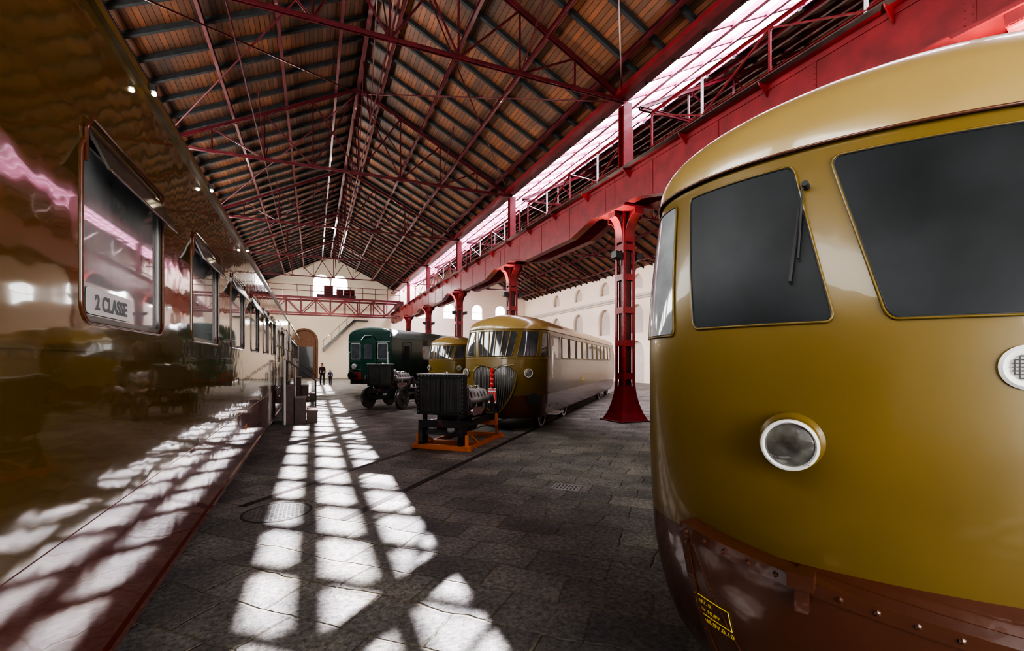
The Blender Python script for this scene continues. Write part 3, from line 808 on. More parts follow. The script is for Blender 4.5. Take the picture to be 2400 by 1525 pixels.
# centre car
WS=.90; LS=1.3; NB=.10
c2=railcar("railcar","ochre and brown railcar with heart-shaped grille and barred windscreen",10.25,-4.085,15.1)
car=c2
def gw(z):
    t=(z-.42)/(1.62-.42); return .33*math.sin(math.pi/2*min(1,t*1.25))**.8 if t<.8 else .33*math.sqrt(max(0,1-((t-.8)/.21)**2*.75))
mb=MB(); zz=[.42+1.2*i/24 for i in range(25)]
idx={}
for j,z in enumerate(zz):
    for i in range(25):
        p=(-1+2*i/24)*max(gw(z),.01); z2=z-.14*max(0,(z-1.3)/.3)*(1-abs(-1+2*i/24))**2
        idx[i,j]=len(mb.v); mb.v.append(SO(p,z2,.012))
for j in range(24):
    for i in range(24): mb.f.append([idx[i,j],idx[i+1,j],idx[i+1,j+1],idx[i,j+1]])
gr=obj("radiator_grille",mb,M['black'],parent=car,recalc=False,smooth=True)
for k in range(-13,14):
    p=k*.025; pts=[]
    for z in [.42+.03*i for i in range(41)]:
        if gw(z)>abs(p): pts.append(SO(p,z-.14*max(0,(z-1.3)/.3)*max(0,1-abs(p)/max(gw(z),.01))**2,.015))
    if len(pts)>2: obj("grille_bar",MB().tube(pts,.0065,5),M['grillebar'],parent=gr,label="dull metal vertical grille bar")
edge=[SO(-gw(z),z,.015) for z in zz]+[SO(-gw(1.62)+2*gw(1.62)*i/12,1.62-.14*(1-abs(-1+2*i/12))**2*1.0,.015) for i in range(1,12)]+[SO(gw(z),z,.015) for z in zz[::-1]]
obj("grille_surround",MB().tube(edge,.022,8,True),M['ochre'],parent=gr,smooth=True)
y_=lambda z: S(0,z).y
em=obj("emblem",MB().bb(-.018,.018,y_(1.3)-.06,y_(1.3)-.02,1.08,1.56),M['signred'],parent=car,label="stacked red enamel emblem")
for z in (1.50,1.39,1.28,1.17): obj("emblem_disc",MB().lathe((0,y_(z)-.035,z),(0,-1,0),[(0,.055),(.02,.05),(.03,.02)],8),M['signred'],parent=em)
yb=y_(.9)-.06
badge=obj("badge",MB().extr([(-.10,yb,1.08),(.10,yb,1.08),(.10,yb,.74),(0,yb,.70),(-.10,yb,.74)],(0,.02,0)),M['white'],parent=car,label="white badge with red stripes")
mb=MB()
for x in (-.075,-.025,.025,.075): mb.bb(x-.013,x+.013,yb-.008,yb+.002,.77,1.0)
mb.bb(-.10,.10,yb-.008,yb+.002,1.03,1.06)
obj("badge_stripe",mb,M['signred'],parent=badge)
mb=MB()
mb.tube([SO(-.28+.035*i,1.60-.09*(1-abs(-1+i/8))**1.5+.03,.03) for i in range(17)],.012,6)
obj("wing_ornament",mb,M['chrome'],parent=car)
me=textmesh("ALB 80",.12)
for v in me.vertices: v.co=Vector((1.225*WS+.006+v.co.z,5.2+v.co.x,1.1+v.co.y))
obj("lettering",me,M['yellow'],parent=car)
for sg in (-1,1): obj("buffer",MB().lathe(SO(sg*.58,.85,0),SN(sg*.58,.85)+Vector((0,-1,0)),[(0,.09),(.16,.09),(.16,.14),(.19,.14)],20),M['black'],parent=car)
for i in range(10): obj("roof_vent",MB().bb(-.3,.3,3.0+i*1.05,3.6+i*1.05,2.88,2.95),M['ochre_skylit'],parent=car)
# second, farther ochre car
WS=.85; LS=1.1; NB=.0
c3=railcar("railcar","small ochre railcar with rounded multi-pane front",18.7,-9.92,12.0)
WS=1.0; LS=1.0

# ------------------------------------------------------------------ left coach
def coach(name,label,loc,y0,y1,wy,doors=()):
    r=root(name,label,"railway coach",loc)
    X=1.45; ZB,ZS,ZT=.33,1.0,3.26
    holes=[rrect(w,w+1.15,1.87,2.68,.09) for w in wy]+[rrect(d+.12,d+.68,1.7,2.6,.08) for d in doors]
    me=plate([(y0,ZS),(y1,ZS),(y1,ZT),(y0,ZT)],holes,.04,lambda u,v,w:(X-.02+w,u,v))
    obj("side_panel",me,M['ochre_coach'],parent=r)
    obj("lower_panel",MB().bb(X-.04,X+.004,y0,y1,ZB,ZS),M['brown_coach'],parent=r)
    obj("waist_strip",MB().bb(X,X+.008,y0,y1,1.745,1.757),M['ochre_coach'],parent=r)
    obj("sole_strip",MB().bb(X-.02,X+.02,y0,y1,ZB-.02,ZB+.02),M['brown_coach'],parent=r)
    obj("far_side_panel",MB().bb(-X,-X+.04,y0,y1,ZB,ZT),M['ochre_coach'],parent=r)
    obj("gutter",MB().bb(X-.02,X+.030,y0,y1,ZT,ZT+.04),M['ochre'],parent=r)
    n=14; pts=[(X*math.cos(math.pi*k/n),0,ZT+.04+.62*math.sin(math.pi*k/n)) for k in range(n+1)]
    obj("roof",MB().extr([(p[0],y0,p[2]) for p in pts],(0,y1-y0,0)),M['steel'],parent=r,smooth=True)
    obj("end_wall",MB().bb(-X+.05,X-.05,y0,y0+.04,ZB,ZT),M['brown'],parent=r)
    obj("end_wall",MB().bb(-X+.05,X-.05,y1-.04,y1,ZB,ZT),M['brown'],parent=r)
    obj("underframe",MB().bb(-X+.1,X-.12,y0+.3,y1-.3,.35,.8),M['black'],parent=r)
    obj("interior_panel",MB().bb(X-.65,X-.62,y0+.1,y1-.1,.9,3.2),M['interior'],parent=r)
    for yb in (y0+2.5,y1-2.5):
        for dy in (-1.1,1.1):
            for sx in (-1,1): obj("wheel",MB().lathe((sx*.66,yb+dy,.45),(sx,0,0),[(0,.45),(.03,.45),(.03,.42),(.12,.42),(.12,.1),(.15,.1)],24),M['steel'],parent=r)
    for w in wy:
        wd=obj("side_window",MB().tube([(X+.002,p[0],p[1]) for p in rrect(w,w+1.15,1.87,2.68,.09)],.008,8,True),M['brown'],parent=r,smooth=True,ang=60)
        obj("frame",plate(rrect(w+.01,w+1.14,1.88,2.67,.08),[rrect(w+.035,w+1.115,1.905,2.645,.055)],.03,lambda u,v,ww:(X-.02+ww,u,v)),M['steel'],parent=wd)
        obj("glass",MB().bb(X-.028,X-.022,w+.03,w+1.12,1.9,2.65),M['glass_coach'],parent=wd)
        hd=MB(); a=(X+.005,2.72); b=(X+.085,2.54); y_0,y_1=w+.05,w+1.13
        hd.loft([[(a[0],y_0,a[1]),(b[0],y_0,b[1]),(b[0]-.012,y_0,b[1]),(a[0]-.004,y_0,a[1]-.02)],[(a[0],y_1,a[1]),(b[0],y_1,b[1]),(b[0]-.012,y_1,b[1]),(a[0]-.004,y_1,a[1]-.02)]])
        obj("rain_hood",hd,M['hood'],parent=wd,label="tilted smoky vent flap")
        obj("hood_frame",MB().tube([(X+.006,y_0-.02,2.56),(X+.008,y_0-.02,2.70),(X+.014,y_0+.02,2.76),(X+.014,y_1-.02,2.76),(X+.008,y_1+.02,2.70),(X+.006,y_1+.02,2.56)],.008,6).tube([(b[0],y_0,b[1]),(b[0],y_1,b[1])],.006,6),M['brown'],parent=wd,smooth=True)
    for d in doors:
        dd=obj("coach_door",MB().tube([(X+.004,p[0],p[1]) for p in rrect(d,d+.8,.75,2.85,.06)],.012,6,True),M['brown'],parent=r)
        obj("door_glass",MB().bb(X-.028,X-.022,d+.1,d+.7,1.68,2.62),M['glass'],parent=dd)
        for yy in (d-.08,d+.88): obj("grab_rail",MB().tube([(X,yy,1.0),(X+.06,yy,1.05),(X+.06,yy,2.1),(X,yy,2.15)],.014,8),M['chrome'],parent=dd)
    return r
k1=[2.51+1.92*k for k in range(-2,6)]+[2.51+1.92*7]
lc=coach("railway_coach","glossy ochre and brown passenger coach with hooded windows",(-2.35,0,0),-5.5,19.7,k1,doors=(14.2,18.4))
me=plate(rrect(2.60,3.16,1.915,2.035,.025),[],.004,lambda u,v,w:(1.435+w,u,v))
sg=obj("class_sign",me,M['sign'],parent=lc,label="pale plate reading 2 CLASSE")
me=textmesh("2 CLASSE",.096,'CENTER',bold=.0022)
for v in me.vertices: v.co=Vector((1.4385+v.co.z,2.88+v.co.x,1.94+v.co.y))
obj("lettering",me,M['grey'],parent=sg)
me=textmesh("L.2",.12)
for v in me.vertices: v.co=Vector((1.456+v.co.z,7.6+v.co.x,.72+v.co.y))
obj("lettering",me,M['orange'],parent=lc)
coach("railway_coach","brown passenger coach standing behind the glossy one",(-2.35,0,0),21.0,34.0,[23.0+1.92*k for k in range(5)],doors=(21.4,))
r=root("gangway_bellows","black folding gangway between two coaches","gangway",(-2.35,20.35,0))
mb=MB()
for i in range(8): 
    w=.75 if i%2 else .65; mb.bb(-w,w,-.64+i*.16,-.48+i*.16,.9,2.9 if i%2 else 2.8)
obj("bellows",mb,M['rubber'],parent=r)
obj("coupling",MB().cyl((0,-.64,.75),(0,.64,.75),.08,10),M['black'],parent=r)
obj("brake_hose",MB().tube([(.7,-.62,.92),(.7,-.3,.35),(.7,0,.03),(.7,.3,.35),(.7,.62,.92)],.03,8),M['rubber'],parent=r)
for y in (3.28,4.93,7.4):
    r=root("eave_lamp","small warm lamp clipped to the coach gutter","lamp",(-0.865,y,3.255),group="small lamps along the coach gutter")
    obj("lamp_body",MB().bb(0,.03,-.02,.02,0,.04),M['black'],parent=r)
    obj("bulb",MB().lathe((.018,0,0),(0,0,-1),[(0,.010),(.010,.013),(.018,.010),(.022,.002)],12),M['bulb'],parent=r)

def steps(loc,nst,label):
    r=root("boarding_steps",label,"steps",loc,group="wooden boarding steps at the coaches")
    h=1.05/nst
    for i in range(nst):
        x=.95-.30*i
        obj("tread",MB().bb(x-.30,x,-.5,.5,h*(i+1)-.04,h*(i+1)),M['brownwood'],parent=r)
    mb=MB()
    for yy in (-.48,.44):
        for i in range(nst):
            x=.95-.30*i; mb.bb(x-.29,x-.01,yy,yy+.04,0,h*(i+1)-.04)
    for i in range(nst): x=.95-.30*i; mb.bb(x-.03,x-.01,-.44,.44,h*i,h*(i+1)-.04)
    obj("stringer_panel",mb,M['brownwood'],parent=r)
    obj("handrail",MB().cyl((.12,-.53,0),(.12,-.53,1.75),.03,8),M['white'],parent=r,label="white handrail post")
    obj("handrail",MB().cyl((.12,.53,0),(.12,.53,1.75),.02,8).cyl((.9,.53,0),(.9,.53,1.15),.02,8).cyl((.12,.53,1.75),(.9,.53,1.15),.02,8),M['steel'],parent=r)
    return r
steps((-.84,14.5,0),3,"dark brown wooden boarding steps with thin handrails")
steps((-.84,22.2,0),3,"dark brown wooden boarding steps beside the second coach")

# ------------------------------------------------------------------ engines
def engine(name,label,loc,stand=True):
    r=root(name,label,"engine",loc,PH)
    z0=.42
    for x in (-.36,.36): obj("chassis_rail",MB().bb(x-.05,x+.05,.0,1.75,z0,z0+.12),M['black'],parent=r)
    obj("chassis_crossmember",MB().bb(-.46,.46,-.04,.06,z0+.02,z0+.16),M['black'],parent=r)
    obj("chassis_crossmember",MB().bb(-.45,.45,1.6,1.72,z0,z0+.14),M['black'],parent=r)
    W=.50; ZA=.70
    mb=MB().bb(-W,-W+.05,-.02,.14,ZA,1.42).bb(W-.05,W,-.02,.14,ZA,1.42).bb(-W,W,-.02,.14,1.38,1.46).bb(-W,W,-.02,.14,ZA-.02,ZA+.05).bb(-.012,.012,-.03,.0,ZA+.05,1.38)
    mb.bb(-.40,-.34,.02,.10,.56,ZA-.02).bb(.34,.40,.02,.10,.56,ZA-.02)
    rd=obj("radiator",mb,M['black'],parent=r)
    obj("radiator_core",MB().bb(-W+.05,W-.05,.0,.12,ZA+.05,1.38),M['core'],parent=rd)
    mb=MB()
    for k in range(29): 
        x=-W+.065+k*(2*W-.13)/28; mb.bb(x-.004,x+.004,-.012,.0,ZA+.05,1.38)
    obj("radiator_fin",mb,M['steel'],parent=rd,label="thin vertical radiator fins")
    mb=MB().bb(-W-.01,W+.01,-.03,.15,1.46,1.475)
    for k in range(13): mb.lathe((-.48+k*.08,-.02,1.43),(0,-1,0),[(0,.010),(.008,.009)],6)
    for k in range(9):
        for x in (-W+.025,W-.025): mb.lathe((x,-.02,.74+k*.08),(0,-1,0),[(0,.010),(.008,.009)],6)
    obj("radiator_top_plate",mb,M['alu'],parent=rd)
    obj("filler_cap",MB().cyl((.1,.06,1.47),(.1,.06,1.51),.05,16),M['chrome'],parent=rd)
    obj("grab_handle",MB().tube([(W,.07,.8),(W+.06,.07,.82),(W+.06,.07,1.2),(W,.07,1.22)],.012,6),M['steel'],parent=rd)
    mb=MB().bb(-.26,.26,.35,1.45,.55,.90).bb(-.20,.20,.30,1.5,.40,.55)
    for k in range(6): mb.bb(.26,.29,.40+k*.175,.48+k*.175,.57,.88)
    obj("engine_block",mb,M['steel'],parent=r)
    for k in range(6):
        y=.44+k*.175
        obj("cylinder",MB().lathe((0,y,.90),(0,0,1),[(0,.075),(.03,.075),(.03,.085),(.045,.085),(.045,.075),(.08,.075),(.08,.085),(.095,.085),(.095,.075),(.12,.075)],14).bb(-.13,.13,y-.07,y+.07,1.02,1.10).cyl((.05,y,1.10),(.05,y,1.16),.02,8),M['alu'],parent=r)
        obj("manifold_branch",MB().tube([(.12,y,1.05),(.25,y,1.12),(.38,y,1.08),(.42,y,.95)],.035,10),M['alu'],parent=r,smooth=True)
        obj("fuel_line",MB().tube([(.37,.58+k*.07,.78),(.38,.55+k*.09,.9),(.2,y+.04,1.2),(.05,y,1.16)],.010,6),M['chrome'],parent=r)
    obj("manifold",MB().cyl((.42,.38,.92),(.42,1.4,.92),.06,14),M['alu'],parent=r)
    obj("intake_pipe",MB().cyl((-.34,.38,.98),(-.34,1.4,.98),.05,14),M['alu'],parent=r)
    obj("exhaust_pipe",MB().tube([(.42,1.3,.92),(.48,1.42,.97),(.48,1.5,.85),(.46,1.55,.6)],.05,12),M['steel'],parent=r,smooth=True)
    obj("fuel_pump",MB().bb(.30,.44,.55,1.0,.62,.78).cyl((.37,.46,.70),(.37,.55,.70),.07,14).cyl((.37,1.0,.70),(.37,1.12,.70),.06,14),M['chrome'],parent=r)
    obj("air_filter",MB().lathe((.26,.30,1.18),(0,1,0),[(0,.05),(.02,.09),(.26,.09),(.28,.05)],16),M['alu'],parent=r)
    obj("starter_motor",MB().cyl((.36,.5,.53),(.36,.9,.53),.075,14).cyl((.36,.9,.53),(.36,1.0,.53),.05,12),M['black'],parent=r)
    obj("flywheel_housing",MB().lathe((0,1.42,.72),(0,1,0),[(0,.20),(.05,.31),(.16,.31),(.2,.26)],28),M['steel'],parent=r,smooth=True)
    obj("fan_pulley",MB().lathe((0,.22,.78),(0,1,0),[(0,.10),(.03,.10),(.03,.03),(.1,.03)],20),M['steel'],parent=r)
    obj("crank_cover",MB().lathe((0,-.05,.50),(0,1,0),[(0,.05),(.03,.09),(.3,.10)],20),M['red_dark'],parent=r,smooth=True,label="dull red crank cover")
    obj("belt_pulley",MB().lathe((.22,-.03,.42),(0,1,0),[(0,.05),(.02,.08),(.04,.06),(.06,.08),(.1,.05)],18),M['alu'],parent=r)
    obj("oil_sump",MB().extr([(-.22,.25,.40),(.22,.25,.40),(.15,.25,.24),(-.15,.25,.24)],(0,1.1,0)),M['steel'],parent=r)
    zf=.10 if stand else .30
    for sx in (-1,1): obj("mounting_block",MB().bb(sx*.38,sx*.47,-.03,.2,zf,.44),M['black'],parent=r)
    obj("front_axle_beam",MB().bb(-.38,.38,.05,.2,.28,.38),M['black'],parent=r)
    obj("hose",MB().tube([(.3,.14,1.3),(.3,.26,1.3),(.26,.34,1.22),(.2,.42,1.08)],.04,10),M['rubber'],parent=r,smooth=True)
    obj("hose",MB().tube([(-.3,.14,.78),(-.3,.24,.78),(-.26,.36,.78)],.04,10),M['rubber'],parent=r,smooth=True)
    if stand:
        mb=MB()
        for x in (-.56,.50): mb.bb(x,x+.06,.0,1.85,0.005,.08)
        mb.bb(-.62,.62,.0,.08,.005,.10).bb(-.62,.62,1.77,1.85,.005,.10).bb(-.56,.56,.6,.68,.005,.08)
        for x in (-.56,.50):
            for y in (.04,1.6): mb.bb(x,x+.05,y,y+.06,.07,.30)
            mb.bb(x,x+.05,1.6,1.66,.07,.56)
            mb.beam((x+.03,.62,.07),(x+.03,.30,.24),.04,.04)
        mb.bb(-.52,.52,1.62,1.67,.30,.42)
        obj("stand",mb,M['orange'],parent=r,label="low orange welded steel stand")
    else:
        for y in (.35,1.65):
            for x in (-.72,.72):
                sx=1 if x>0 else -1
                obj("wheel",MB().lathe((x-sx*.06,y,.405),(sx,0,0),[(0,.40),(.03,.40),(.03,.365),(.12,.365),(.12,.31),(.08,.29),(.08,.1),(.16,.09),(.16,.001)],24),M['steel'],parent=r,smooth=True)
            obj("axle",MB().cyl((-.68,y,.405),(.68,y,.405),.06,12),M['steel'],parent=r)
        for sx in (-1,1): obj("brake_gear",MB().bb(sx*.5,sx*.62,.5,1.5,.3,.5),M['black'],parent=r)
    return r
engine("engine_on_stand","diesel railcar engine with black radiator on an orange stand",TR(8.0,-4.28))
eb=engine("engine_bogie","diesel railcar engine with black radiator on a wheeled bogie",TR(14.0,-9.92),stand=False)
for c in eb.children:
    if not c.name.startswith(("wheel","axle","brake")): c.location.z=.16
# ------------------------------------------------------------------ green coach
r=root("green_railcar","dark green railcar with gangway door and buffers","railcar",TR(21.1,-15.6),PH)
def gring(y,k): 
    W=1.40*k
    return [(-W,y,.75),(W,y,.75),(W,y,2.95)]+[(W*math.cos(math.pi*i/12),y,2.98+(.56*k)*math.sin(math.pi*i/12)**.7) for i in range(1,12)]+[(-W,y,2.95)]
obj("body_shell",MB().loft([gring(y,k) for y,k in ((0,.955),(.05,.985),(.12,1.0),(16,1.0))]),M['green'],parent=r,smooth=True)
n=12; rp=[(1.43*math.cos(math.pi*i/n),2.98+.60*math.sin(math.pi*i/n)**.7) for i in range(n+1)]
obj("roof",MB().extr([(x,.12,z) for x,z in rp],(0,16,0)),M['green_roof'],parent=r,smooth=True)
obj("gangway_door",MB().bb(-.38,.38,-.10,.02,.8,2.95).tube([(-.42,-.06,.8),(-.42,-.06,2.9),(-.2,-.06,3.1),(.2,-.06,3.1),(.42,-.06,2.9),(.42,-.06,.8)],.05,8),M['green'],parent=r)
obj("door_glass",MB().bb(-.25,.25,-.115,-.10,1.85,2.65),M['glass'],parent=r)
for z in (1.75,2.78,1.3):
    for sx in (-1,1): obj("front_rib",MB().bb(sx*.44,sx*1.3,-.02,.01,z-.02,z+.02),M['green_roof'],parent=r)
for sx in (-1,1):
    w=obj("front_window",MB().tube([(p[0],-.005,p[1]) for p in rrect(sx*.86-.30,sx*.86+.30,1.85,2.70,.06)],.03,6,True),M['alu'],parent=r)
    obj("glass",MB().bb(sx*.86-.29,sx*.86+.29,-.02,.01,1.86,2.69),M['glass'],parent=w)
    obj("buffer",MB().lathe((sx*.87,0,.98),(0,-1,0),[(0,.12),(.35,.10),(.36,.22),(.42,.20)],20),M['black'],parent=r)
    obj("headlight",MB().lathe((sx*.9,0,1.45),(0,-1,0),[(0,.13),(.12,.15),(.14,.12)],20),M['alu'],parent=r)
    obj("grab_rail",MB().tube([(sx*1.24,.0,1.2),(sx*1.24,-.08,1.25),(sx*1.24,-.08,2.2),(sx*1.24,0,2.25)],.02,6),M['white'],parent=r)
obj("buffer_beam",MB().bb(-1.25,1.25,-.06,.1,.75,1.15),M['red'],parent=r)
obj("coupling_hook",MB().tube([(0,-.06,.98),(0,-.3,.98),(0,-.34,.8),(0,-.3,.55)],.04,8),M['black'],parent=r)
for y in (3.2,4.8,6.4,8.0,9.6,11.2,12.8):
    for sx in (-1,1):
        w=obj("side_window",MB().tube([(sx*1.405,p[0],p[1]) for p in rrect(y,y+1.1,1.85,2.65,.08)],.025,6,True),M['alu'],parent=r)
        obj("glass",MB().bb(sx*1.395,sx*1.41,y+.02,y+1.08,1.87,2.63),M['glass'],parent=w)
for sx in (-1,1):
    d=obj("side_door",MB().tube([(sx*1.405,p[0],p[1]) for p in rrect(1.1,1.95,.85,2.8,.05)],.02,6,True),M['black'],parent=r)
    obj("glass",MB().bb(sx*1.395,sx*1.41,1.25,1.8,1.85,2.6),M['glass_dark'],parent=d)
for yb in (3.0,13.0):
    obj("bogie_frame",MB().bb(-1.05,-.95,yb-1.7,yb+1.7,.4,.62).bb(.95,1.05,yb-1.7,yb+1.7,.4,.62).bb(-.95,.95,yb-.2,yb+.2,.4,.75),M['black'],parent=r)
    for dy in (-1.15,1.15):
        for sx in (-1,1): obj("wheel",MB().lathe((sx*.66,yb+dy,.485),(sx,0,0),[(0,.48),(.03,.48),(.03,.44),(.12,.44),(.12,.12),(.17,.1)],24),M['steel'],parent=r)
obj("side_skirt",MB().bb(-1.2,1.2,5.2,10.6,.45,.76),M['black'],parent=r)
obj("front_step",MB().bb(-1.3,1.3,.1,.9,.5,.76),M['black'],parent=r)

tb=root("display_table","low red-brown wooden table by the plaster wall","table",(21.5,24.0,0))
obj("table_top",MB().bb(-.6,.6,-1.2,1.2,.72,.80),M['doorwood'],parent=tb)
for x in (-.5,.5):
    for y in (-1.1,1.1): obj("leg",MB().bb(x-.05,x+.05,y-.05,y+.05,0,.72),M['brownwood'],parent=tb)

# ------------------------------------------------------------------ people
def skin_mesh(nodes,edges,name,m,parent,sub=1):
    ks=list(nodes); me=bpy.data.meshes.new(name); me.from_pydata([nodes[k][0] for k in ks],[(ks.index(a),ks.index(b)) for a,b in edges],[])
    o=bpy.data.objects.new(name,me); C.objects.link(o)
    md=o.modifiers.new("s",'SKIN')
    for i,k in enumerate(ks):
        r=nodes[k][1]; r=r if isinstance(r,tuple) else (r,r)
        me.skin_vertices[0].data[i].radius=r
        me.skin_vertices[0].data[i].use_root=(i==0)
    sb=o.modifiers.new("d",'SUBSURF'); sb.levels=sub; sb.render_levels=sub
    dg=bpy.context.evaluated_depsgraph_get(); me2=bpy.data.meshes.new_from_object(o.evaluated_get(dg))
    bpy.data.objects.remove(o)
    me2.materials.clear(); me2.materials.append(m); me2.shade_smooth()
    q=bpy.data.objects.new(name,me2); C.objects.link(q); q.parent=parent
    return q
def person(loc,H,rot,label,top,bot,stride=.18):
    r=root("person",label,"person",loc,rot); s=H/1.7
    P=lambda x,y,z:(x*s,y*s,z*s)
    J={'pel':(P(0,0,.93),.115*s),'waist':(P(0,0,1.06),.10*s),'chest':(P(0,0,1.25),(.135*s,.105*s)),'neck0':(P(0,.0,1.40),.06*s),'neck1':(P(0,.0,1.47),.048*s),
       'head0':(P(0,-.015,1.54),.075*s),'head1':(P(0,-.005,1.62),.088*s),'head2':(P(0,.0,1.68),.055*s)}
    E=[('pel','waist'),('waist','chest'),('chest','neck0'),('neck0','neck1'),('neck1','head0'),('head0','head1'),('head1','head2')]
    for sd,n in ((-1,'l'),(1,'r')):
        f=sd*stride
        J['sh'+n]=(P(sd*.17,0,1.37),.055*s); J['el'+n]=(P(sd*.22,f*.5+.03,1.10),.042*s); J['wr'+n]=(P(sd*.22,f*.9-.06,.87),.028*s); J['ha'+n]=(P(sd*.22,f*1.0-.08,.80),(.022*s,.036*s))
        J['hi'+n]=(P(sd*.09,0,.87),.085*s); J['kn'+n]=(P(sd*.10,-f*.6-.03,.49),.058*s); J['an'+n]=(P(sd*.10,-f*1.0+.02,.09),.038*s); J['to'+n]=(P(sd*.11,-f*1.0-.13,.035),.034*s)
        E+=[('neck0','sh'+n),('sh'+n,'el'+n),('el'+n,'wr'+n),('wr'+n,'ha'+n),('pel','hi'+n),('hi'+n,'kn'+n),('kn'+n,'an'+n),('an'+n,'to'+n)]
        hx,hy,hz=.22*sd,f*1.0-.08,.80
        for k in range(4):
            dy=-.03+k*.02; ln=(.085,.095,.09,.07)[k]
            J['f%d%s'%(k,n)]=(P(hx,hy+dy*1.3,hz-.05),.010*s); J['g%d%s'%(k,n)]=(P(hx-sd*.02,hy+dy*1.4,hz-.02-ln),.008*s)
            E+=[('ha'+n,'f%d%s'%(k,n)),('f%d%s'%(k,n),'g%d%s'%(k,n))]
        J['t'+n]=(P(hx,hy-.055,hz-.01),.011*s); J['u'+n]=(P(hx-sd*.01,hy-.065,hz-.05),.009*s); E+=[('ha'+n,'t'+n),('t'+n,'u'+n)]
    skin_mesh(J,E,"body",M['skin'],r,1)
    g=lambda k,d:(J[k][0],J[k][1]+d*s if not isinstance(J[k][1],tuple) else (J[k][1][0]+d*s,J[k][1][1]+d*s))
    jn={k:g(k,.022) for k in ('pel','waist','chest','neck0','shl','ell','wrl','shr','elr','wrr')}
    skin_mesh(jn,[('pel','waist'),('waist','chest'),('chest','neck0'),('neck0','shl'),('shl','ell'),('ell','wrl'),('neck0','shr'),('shr','elr'),('elr','wrr')],"jacket",top,r,1)
    jn={k:g(k,.016) for k in ('pel','hil','knl','anl','hir','knr','anr')}
    skin_mesh(jn,[('pel','hil'),('hil','knl'),('knl','anl'),('pel','hir'),('hir','knr'),('knr','anr')],"trousers",bot,r,1)
    for n in 'lr':
        a=Vector(J['an'+n][0]); t=Vector(J['to'+n][0])
        mb=MB().loft([[(a.x-.04*s,a.y+.06*s,0),(a.x+.04*s,a.y+.06*s,0),(a.x+.035*s,a.y+.05*s,.10*s),(a.x-.035*s,a.y+.05*s,.10*s)],
                      [(a.x-.045*s,a.y-.05*s,0),(a.x+.045*s,a.y-.05*s,0),(a.x+.035*s,a.y-.05*s,.09*s),(a.x-.035*s,a.y-.05*s,.09*s)],
                      [(t.x-.045*s,t.y-.04*s,0),(t.x+.045*s,t.y-.04*s,0),(t.x+.03*s,t.y-.03*s,.045*s),(t.x-.03*s,t.y-.03*s,.045*s)]])
        obj("shoe",mb,M['black'],parent=r)
    bm=bmesh.new(); bmesh.ops.create_icosphere(bm,subdivisions=3,radius=1)
    for v in bm.verts:
        c=v.co.copy(); v.co=Vector((c.x*.092*s,c.y*.108*s+.015*s,c.z*.105*s+1.625*s))
        if c.y>.1 and c.z<-.2: v.co.z-=.08*s
    bmesh.ops.delete(bm,geom=[v for v in bm.verts if v.co.y<-.045*s and v.co.z<1.66*s],context='VERTS')
    me=bpy.data.meshes.new("hair"); bm.to_mesh(me); bm.free(); obj("hair",me,M['hair'],parent=r,smooth=True)
    for sd in (-1,1): obj("eye",MB().lathe(P(sd*.03,-.088,1.60),(0,-1,0),[(0,.011*s),(.006*s,.006*s)],8),M['hair'],parent=r)
    obj("mouth",MB().box(P(0,-.085,1.535),(.04*s,.01*s,.008*s)),M['hair'],parent=r)
    obj("nose",MB().loft([[P(-.012,-.085,1.595),P(.012,-.085,1.595),P(.016,-.085,1.56),P(-.016,-.085,1.56)],[P(-.004,-.095,1.59),P(.004,-.095,1.59),P(.008,-.112,1.562),P(-.008,-.112,1.562)]]),M['skin'],parent=r)
    for sd in (-1,1): obj("ear",MB().lathe(P(sd*.085,.0,1.58),(sd,0,0),[(0,.025*s),(.008*s,.02*s)],10),M['skin'],parent=r)
    return r
person((.58,37.0,0),1.60,rad(10),"person in dark wine coat and dark trousers walking",M['cloth_wine'],M['cloth_dark'])
person((1.15,37.3,0),1.12,rad(-8),"small child in blue top and dark trousers walking",M['cloth_blue'],M['cloth_dark'],.14)

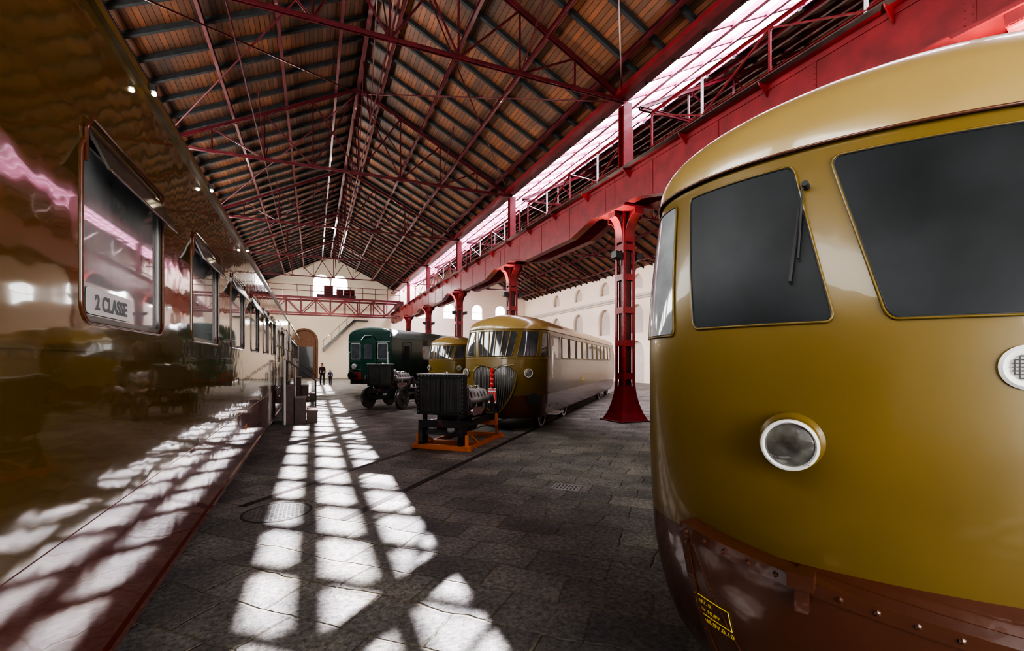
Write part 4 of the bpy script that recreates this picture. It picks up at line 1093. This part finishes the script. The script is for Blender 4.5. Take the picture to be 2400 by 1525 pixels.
# ------------------------------------------------------------------ lights
def light(name,typ,loc,rot,energy,color=(1,1,1),**kw):
    d=bpy.data.lights.new(name,typ); d.energy=energy; d.color=color
    for k,v in kw.items(): setattr(d,k,v)
    o=bpy.data.objects.new(name,d); C.objects.link(o); o.location=loc; o.rotation_euler=rot
    return o
sv=Vector((-1,-1.0,-1.05))
s=light("sun",'SUN',(30,20,30),(0,0,0),78,(1,.99,.97),angle=rad(.45)); s.rotation_euler=sv.to_track_quat('-Z','Y').to_euler()
light("skylight_glow",'AREA',(10.15,23.0,zs(10.15)+.35),(0,rad(-26.6),0),8500,(.97,.94,1),shape='RECTANGLE',size=3.3,size_y=60)
light("gate_fill",'AREA',(2.5,Y0+.1,2.8),(rad(90),0,0),380,(.94,.97,1),shape='RECTANGLE',size=7.5,size_y=4.8)  # added fill lamp at the added gate, brightens the near railcar front
light("left_wall_fill",'AREA',(-5.75,23.0,7.55),(0,rad(-97),0),3900,(.95,.97,1),shape='RECTANGLE',size=2.5,size_y=58)  # added fill lamp at the added left windows, brightens girders and railcars
for y in COLY:
    light("flood_up",'SPOT',(COLX-.6,y,4.9),(0,rad(160),0),420,(1,.90,.80),spot_size=rad(130),spot_blend=.7,shadow_soft_size=.1)
    light("flood_side",'SPOT',(COLX+.6,y,4.9),(0,rad(-112),0),950,(1,.94,.86),spot_size=rad(90),spot_blend=.6,shadow_soft_size=.1)
light("end_wall_fill",'POINT',(1.6,44.0,5.0),(0,0,0),950,(1,.93,.83),shadow_soft_size=.15)  # added fill lamp without a fixture, brightens the end wall

w=bpy.data.worlds.new("world"); bpy.context.scene.world=w; w.use_nodes=True
nt=w.node_tree; bg=nt.nodes["Background"]
sky=nt.nodes.new("ShaderNodeTexSky"); sky.sky_type='HOSEK_WILKIE'; sky.sun_direction=(.6,.4,.7); sky.turbidity=5
mx=nt.nodes.new("ShaderNodeMix"); mx.data_type='RGBA'; mx.inputs["Factor"].default_value=.85
nt.links.new(sky.outputs[0],mx.inputs["A"]); mx.inputs["B"].default_value=(1,1,1,1); nt.links.new(mx.outputs["Result"],bg.inputs["Color"])
bg.inputs["Strength"].default_value=10.0

cd=bpy.data.cameras.new("camera"); cam=bpy.data.objects.new("camera",cd); C.objects.link(cam)
cd.sensor_width=36; cd.lens=36*1090/2400; cd.shift_y=85.5/2400; cd.clip_start=.05; cd.clip_end=300
cam.location=(0,0,1.7); cam.rotation_euler=(rad(90),0,-math.atan2(465,1090))
bpy.context.scene.camera=cam
try:
    bpy.context.scene.view_settings.look='AgX - High Contrast'
except Exception as e: print(e)
